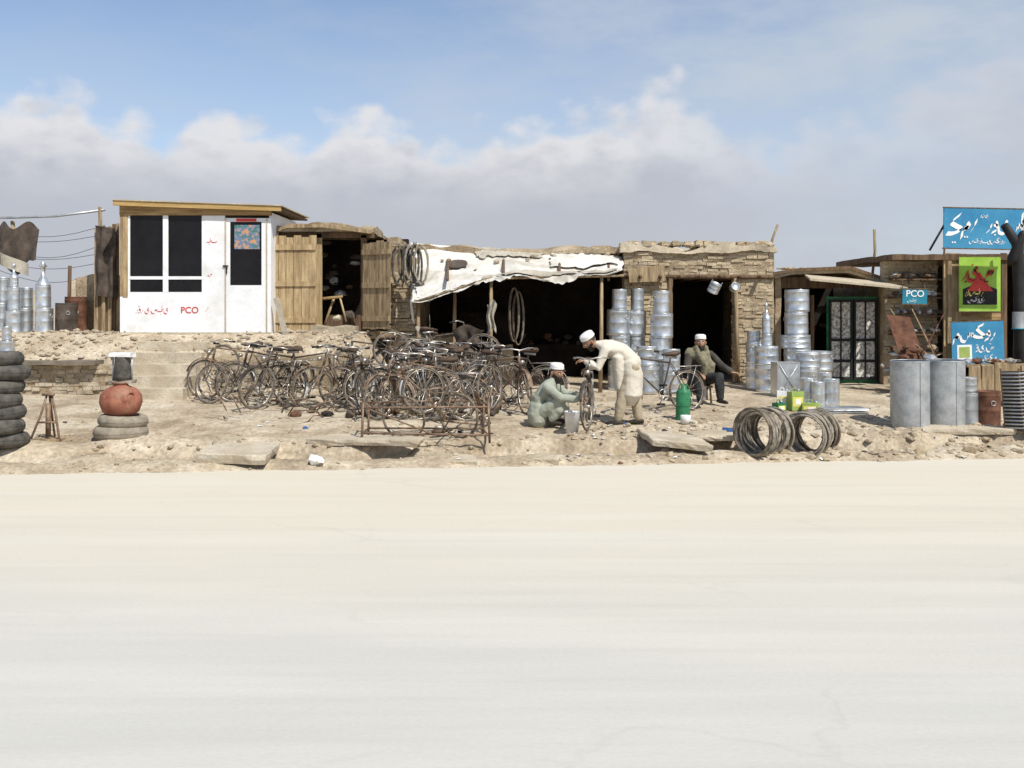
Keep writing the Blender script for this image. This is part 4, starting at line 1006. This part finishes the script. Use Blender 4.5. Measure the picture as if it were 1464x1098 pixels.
person('bending_man',(xx,14.7,hgt(xx,14.7)+.01),math.radians(172),dict(pel=(-.02,0,.93),ch=(.34,0,1.15),nk=(.50,0,1.20),hd=(.62,0,1.245),bow=(-.03,0,.05),hup=(-.55,0,1),
 shl=(.38,.19,1.13),shr=(.38,-.19,1.13),ell=(.48,.24,.86),elr=(.50,-.23,.88),wrl=(.68,.16,.96),wrr=(.66,-.14,.84),
 hpl=(-.02,.1,.88),hpr=(-.02,-.1,.88),knl=(.12,.13,.47),knr=(-.05,-.12,.47),anl=(.20,.13,.09),anr=(-.10,-.12,.09)),
 ('kambeige','troubeige'),[([(.03,0,.95),(.0,0,.75),(.02,0,.46)],[.15,.165,.18],1.35),([(.20,0,1.02),(.18,0,.85),(.17,0,.55)],[.11,.11,.09],1.9)],(.75,.15,-.66),'beard',
 handdir={'l':((.9,-.1,.1),(0,0,-1)),'r':((.8,.1,-.4),(0,0,-1))})
xx=WX(1000,17.0);zz=hgt(xx,17.0)
person('seated_man',(xx,17.0,zz),math.radians(-80),dict(pel=(-.05,0,.40),ch=(.0,0,.76),nk=(.02,0,.90),hd=(.05,0,1.02),
 shl=(.0,.20,.82),shr=(.0,-.20,.82),ell=(.12,.36,.62),elr=(.14,-.27,.55),wrl=(.25,.50,.52),wrr=(.34,-.12,.5),
 hpl=(-.02,.11,.38),hpr=(-.02,-.11,.38),knl=(.38,.20,.46),knr=(.38,-.16,.44),anl=(.40,.22,.09),anr=(.46,-.16,.09),ftl=(1,.3,0),ftr=(1,-.2,0)),
 ('jacket','troudark'),[([(-.05,0,.45),(-.05,0,.33),(-.05,0,.26)],[.14,.155,.15],1.35)],(.95,-.3,-.05),'beard',scarf='scarf',
 handdir={'l':((.5,.8,-.1),(0,0,-1)),'r':((.8,.3,-.2),(0,0,-1))})
b=B();
for a,c in ((-.16,-.16),(.16,-.16),(.16,.16),(-.16,.16)): b.tube([(a*1.1,c*1.1,0),(a,c,.26)],.018,'oldwood')
b.box((-.2,-.2,.26),(.2,.2,.29),'oldwood');b.obj('wooden_stool',loc=(xx,17.05,zz))
# ---------------------------------------------------------------- light, sky
el=math.radians(52);S_=Vector((.42,-.62,0)).normalized()*math.cos(el)+Vector((0,0,math.sin(el)))
L=bpy.data.lights.new('sun','SUN');L.energy=4.6;L.angle=math.radians(.7);L.color=(1,.965,.90)
o=bpy.data.objects.new('sun',L);bpy.context.scene.collection.objects.link(o);o.rotation_euler=S_.to_track_quat('Z','Y').to_euler()
w=bpy.data.worlds.new('World');bpy.context.scene.world=w;w.use_nodes=True;nt=w.node_tree;n=nt.nodes;l=nt.links;n.clear()
try: w.cycles.sampling_method='MANUAL';w.cycles.sample_map_resolution=512
except Exception: pass
def mth(op,a,b_=None,c=None,clamp=False):
    q=n.new('ShaderNodeMath');q.operation=op;q.use_clamp=clamp
    for i,v in enumerate((a,b_,c)):
        if v is None: continue
        if isinstance(v,(int,float)): q.inputs[i].default_value=v
        else: l.new(v,q.inputs[i])
    return q.outputs[0]
def ss(v,a,c,o0=0,o1=1):
    q=n.new('ShaderNodeMapRange');q.interpolation_type='SMOOTHSTEP';l.new(v,q.inputs[0]);q.inputs[1].default_value=a;q.inputs[2].default_value=c;q.inputs[3].default_value=o0;q.inputs[4].default_value=o1;return q.outputs[0]
def mixc(f,a,c):
    q=n.new('ShaderNodeMix');q.data_type='RGBA';l.new(f,q.inputs[0])
    for i,v in ((6,a),(7,c)):
        if isinstance(v,tuple): q.inputs[i].default_value=(*v,1)
        else: l.new(v,q.inputs[i])
    return q.outputs[2]
out=n.new('ShaderNodeOutputWorld')
sky=n.new('ShaderNodeTexSky');sky.sky_type='NISHITA';sky.sun_disc=False;sky.sun_elevation=el;sky.sun_rotation=math.atan2(S_.x,S_.y);sky.altitude=1800;sky.dust_density=1.5;sky.air_density=1.0
tc=n.new('ShaderNodeTexCoord');sp=n.new('ShaderNodeSeparateXYZ');l.new(tc.outputs['Generated'],sp.inputs[0])
az=mth('ARCTAN2',sp.outputs[0],sp.outputs[1]);ev=mth('ARCSINE',sp.outputs[2])
def vec(a,c,z=0):
    q=n.new('ShaderNodeCombineXYZ');l.new(a,q.inputs[0]);l.new(c,q.inputs[1]);q.inputs[2].default_value=z;return q.outputs[0]
def nz(v,sc,det=6,rg=.55,lac=2.1):
    q=n.new('ShaderNodeTexNoise');q.inputs['Scale'].default_value=sc;q.inputs['Detail'].default_value=det;q.inputs['Roughness'].default_value=rg;q.inputs['Lacunarity'].default_value=lac;l.new(v,q.inputs['Vector']);return q.outputs['Fac']
v1=vec(az,mth('MULTIPLY',ev,1.35))
ramp=n.new('ShaderNodeValToRGB');l.new(mth('MULTIPLY_ADD',az,1/1.2,.5,True),ramp.inputs[0])
pts=[(-200,172),(0,165),(110,165),(150,178),(190,180),(230,205),(280,185),(330,180),(400,186),(440,205),(490,155),(540,165),(570,190),(620,210),(700,195),(760,180),(830,165),(880,170),(920,135),(970,128),(1010,160),(1060,205),(1120,205),(1210,180),(1260,180),(1300,150),(1380,125),(1464,110)]
e=ramp.color_ramp.elements
for i,(px,py) in enumerate(pts):
    a=math.atan((px-732)/F)/1.2+.5;t=(440-py)/F*2
    q=e[i] if i<1 else (e.new(a))
    q.position=a;q.color=(t,t,t,1)
while len(e)>len(pts): e.remove(e[-1])
top=mth('MULTIPLY',ramp.outputs[0],.5)
big=nz(v1,15,2,.5);fin=nz(v1,40,7,.56)
vo=n.new('ShaderNodeTexVoronoi');vo.feature='SMOOTH_F1';vo.inputs['Scale'].default_value=30;vo.inputs['Smoothness'].default_value=.45;l.new(v1,vo.inputs['Vector'])
puff=mth('SUBTRACT',.45,vo.outputs['Distance'])
dlt=mth('ADD',mth('MULTIPLY_ADD',mth('SUBTRACT',big,.5),.055,mth('SUBTRACT',top,ev)),mth('ADD',mth('MULTIPLY',mth('SUBTRACT',fin,.5),.045),mth('MULTIPLY',puff,.035)))
dens=mth('MULTIPLY',ss(dlt,-.010,.026),ss(az,.05,.42,1,.5))
v3=vec(mth('MULTIPLY',az,1),mth('MULTIPLY',ev,1.9),3)
body=nz(v3,16,7,.56)
lit=mth('ADD',ss(dlt,.115,.0),mth('MULTIPLY',mth('SUBTRACT',body,.47),2.3),None,True)
lit=mth('MULTIPLY',lit,ss(ev,.055,.175,.05,1))
lit=mth('MULTIPLY',lit,ss(az,.05,.4,1,.55))
lit=mth('MULTIPLY',lit,.86)
cc=mixc(lit,(.50,.52,.585),(.83,.82,.83))
hz=mixc(ss(ev,.16,.04),cc,(.505,.52,.575))
bgc=n.new('ShaderNodeBackground');l.new(hz,bgc.inputs[0]);bgc.inputs[1].default_value=1
v2=vec(mth('MULTIPLY',az,.7),mth('MULTIPLY',ev,2.0),4)
thin=mth('MULTIPLY',ss(nz(v2,5,7,.6),.40,.72),ss(az,-.45,.3,.3,1.0))
thin=mth('ADD',mth('MULTIPLY',thin,.55),mth('ADD',ss(az,-.3,.45,.12,.45),ss(ev,.30,.16,0,.25)),None,True)
thin=mth('MULTIPLY',thin,.93)
bsk=n.new('ShaderNodeBackground');l.new(sky.outputs[0],bsk.inputs[0]);bsk.inputs[1].default_value=.15
bth=n.new('ShaderNodeBackground');bth.inputs[0].default_value=(.56,.62,.70,1)
m1=n.new('ShaderNodeMixShader');l.new(thin,m1.inputs[0]);l.new(bsk.outputs[0],m1.inputs[1]);l.new(bth.outputs[0],m1.inputs[2])
m2=n.new('ShaderNodeMixShader');l.new(mth('MULTIPLY',dens,.96),m2.inputs[0]);l.new(m1.outputs[0],m2.inputs[1]);l.new(bgc.outputs[0],m2.inputs[2])
l.new(m2.outputs[0],out.inputs[0])
sc=bpy.context.scene;sc.view_settings.view_transform='Standard';sc.view_settings.look='None';sc.view_settings.exposure=0
c=bpy.data.cameras.new('camera');c.sensor_width=36;c.lens=F/1464*36;c.shift_y=-109/1464;c.clip_end=9000;c.clip_start=.1
o=bpy.data.objects.new('camera',c);sc.collection.objects.link(o);o.location=(0,0,CH);o.rotation_euler=(math.pi/2,0,0);sc.camera=o
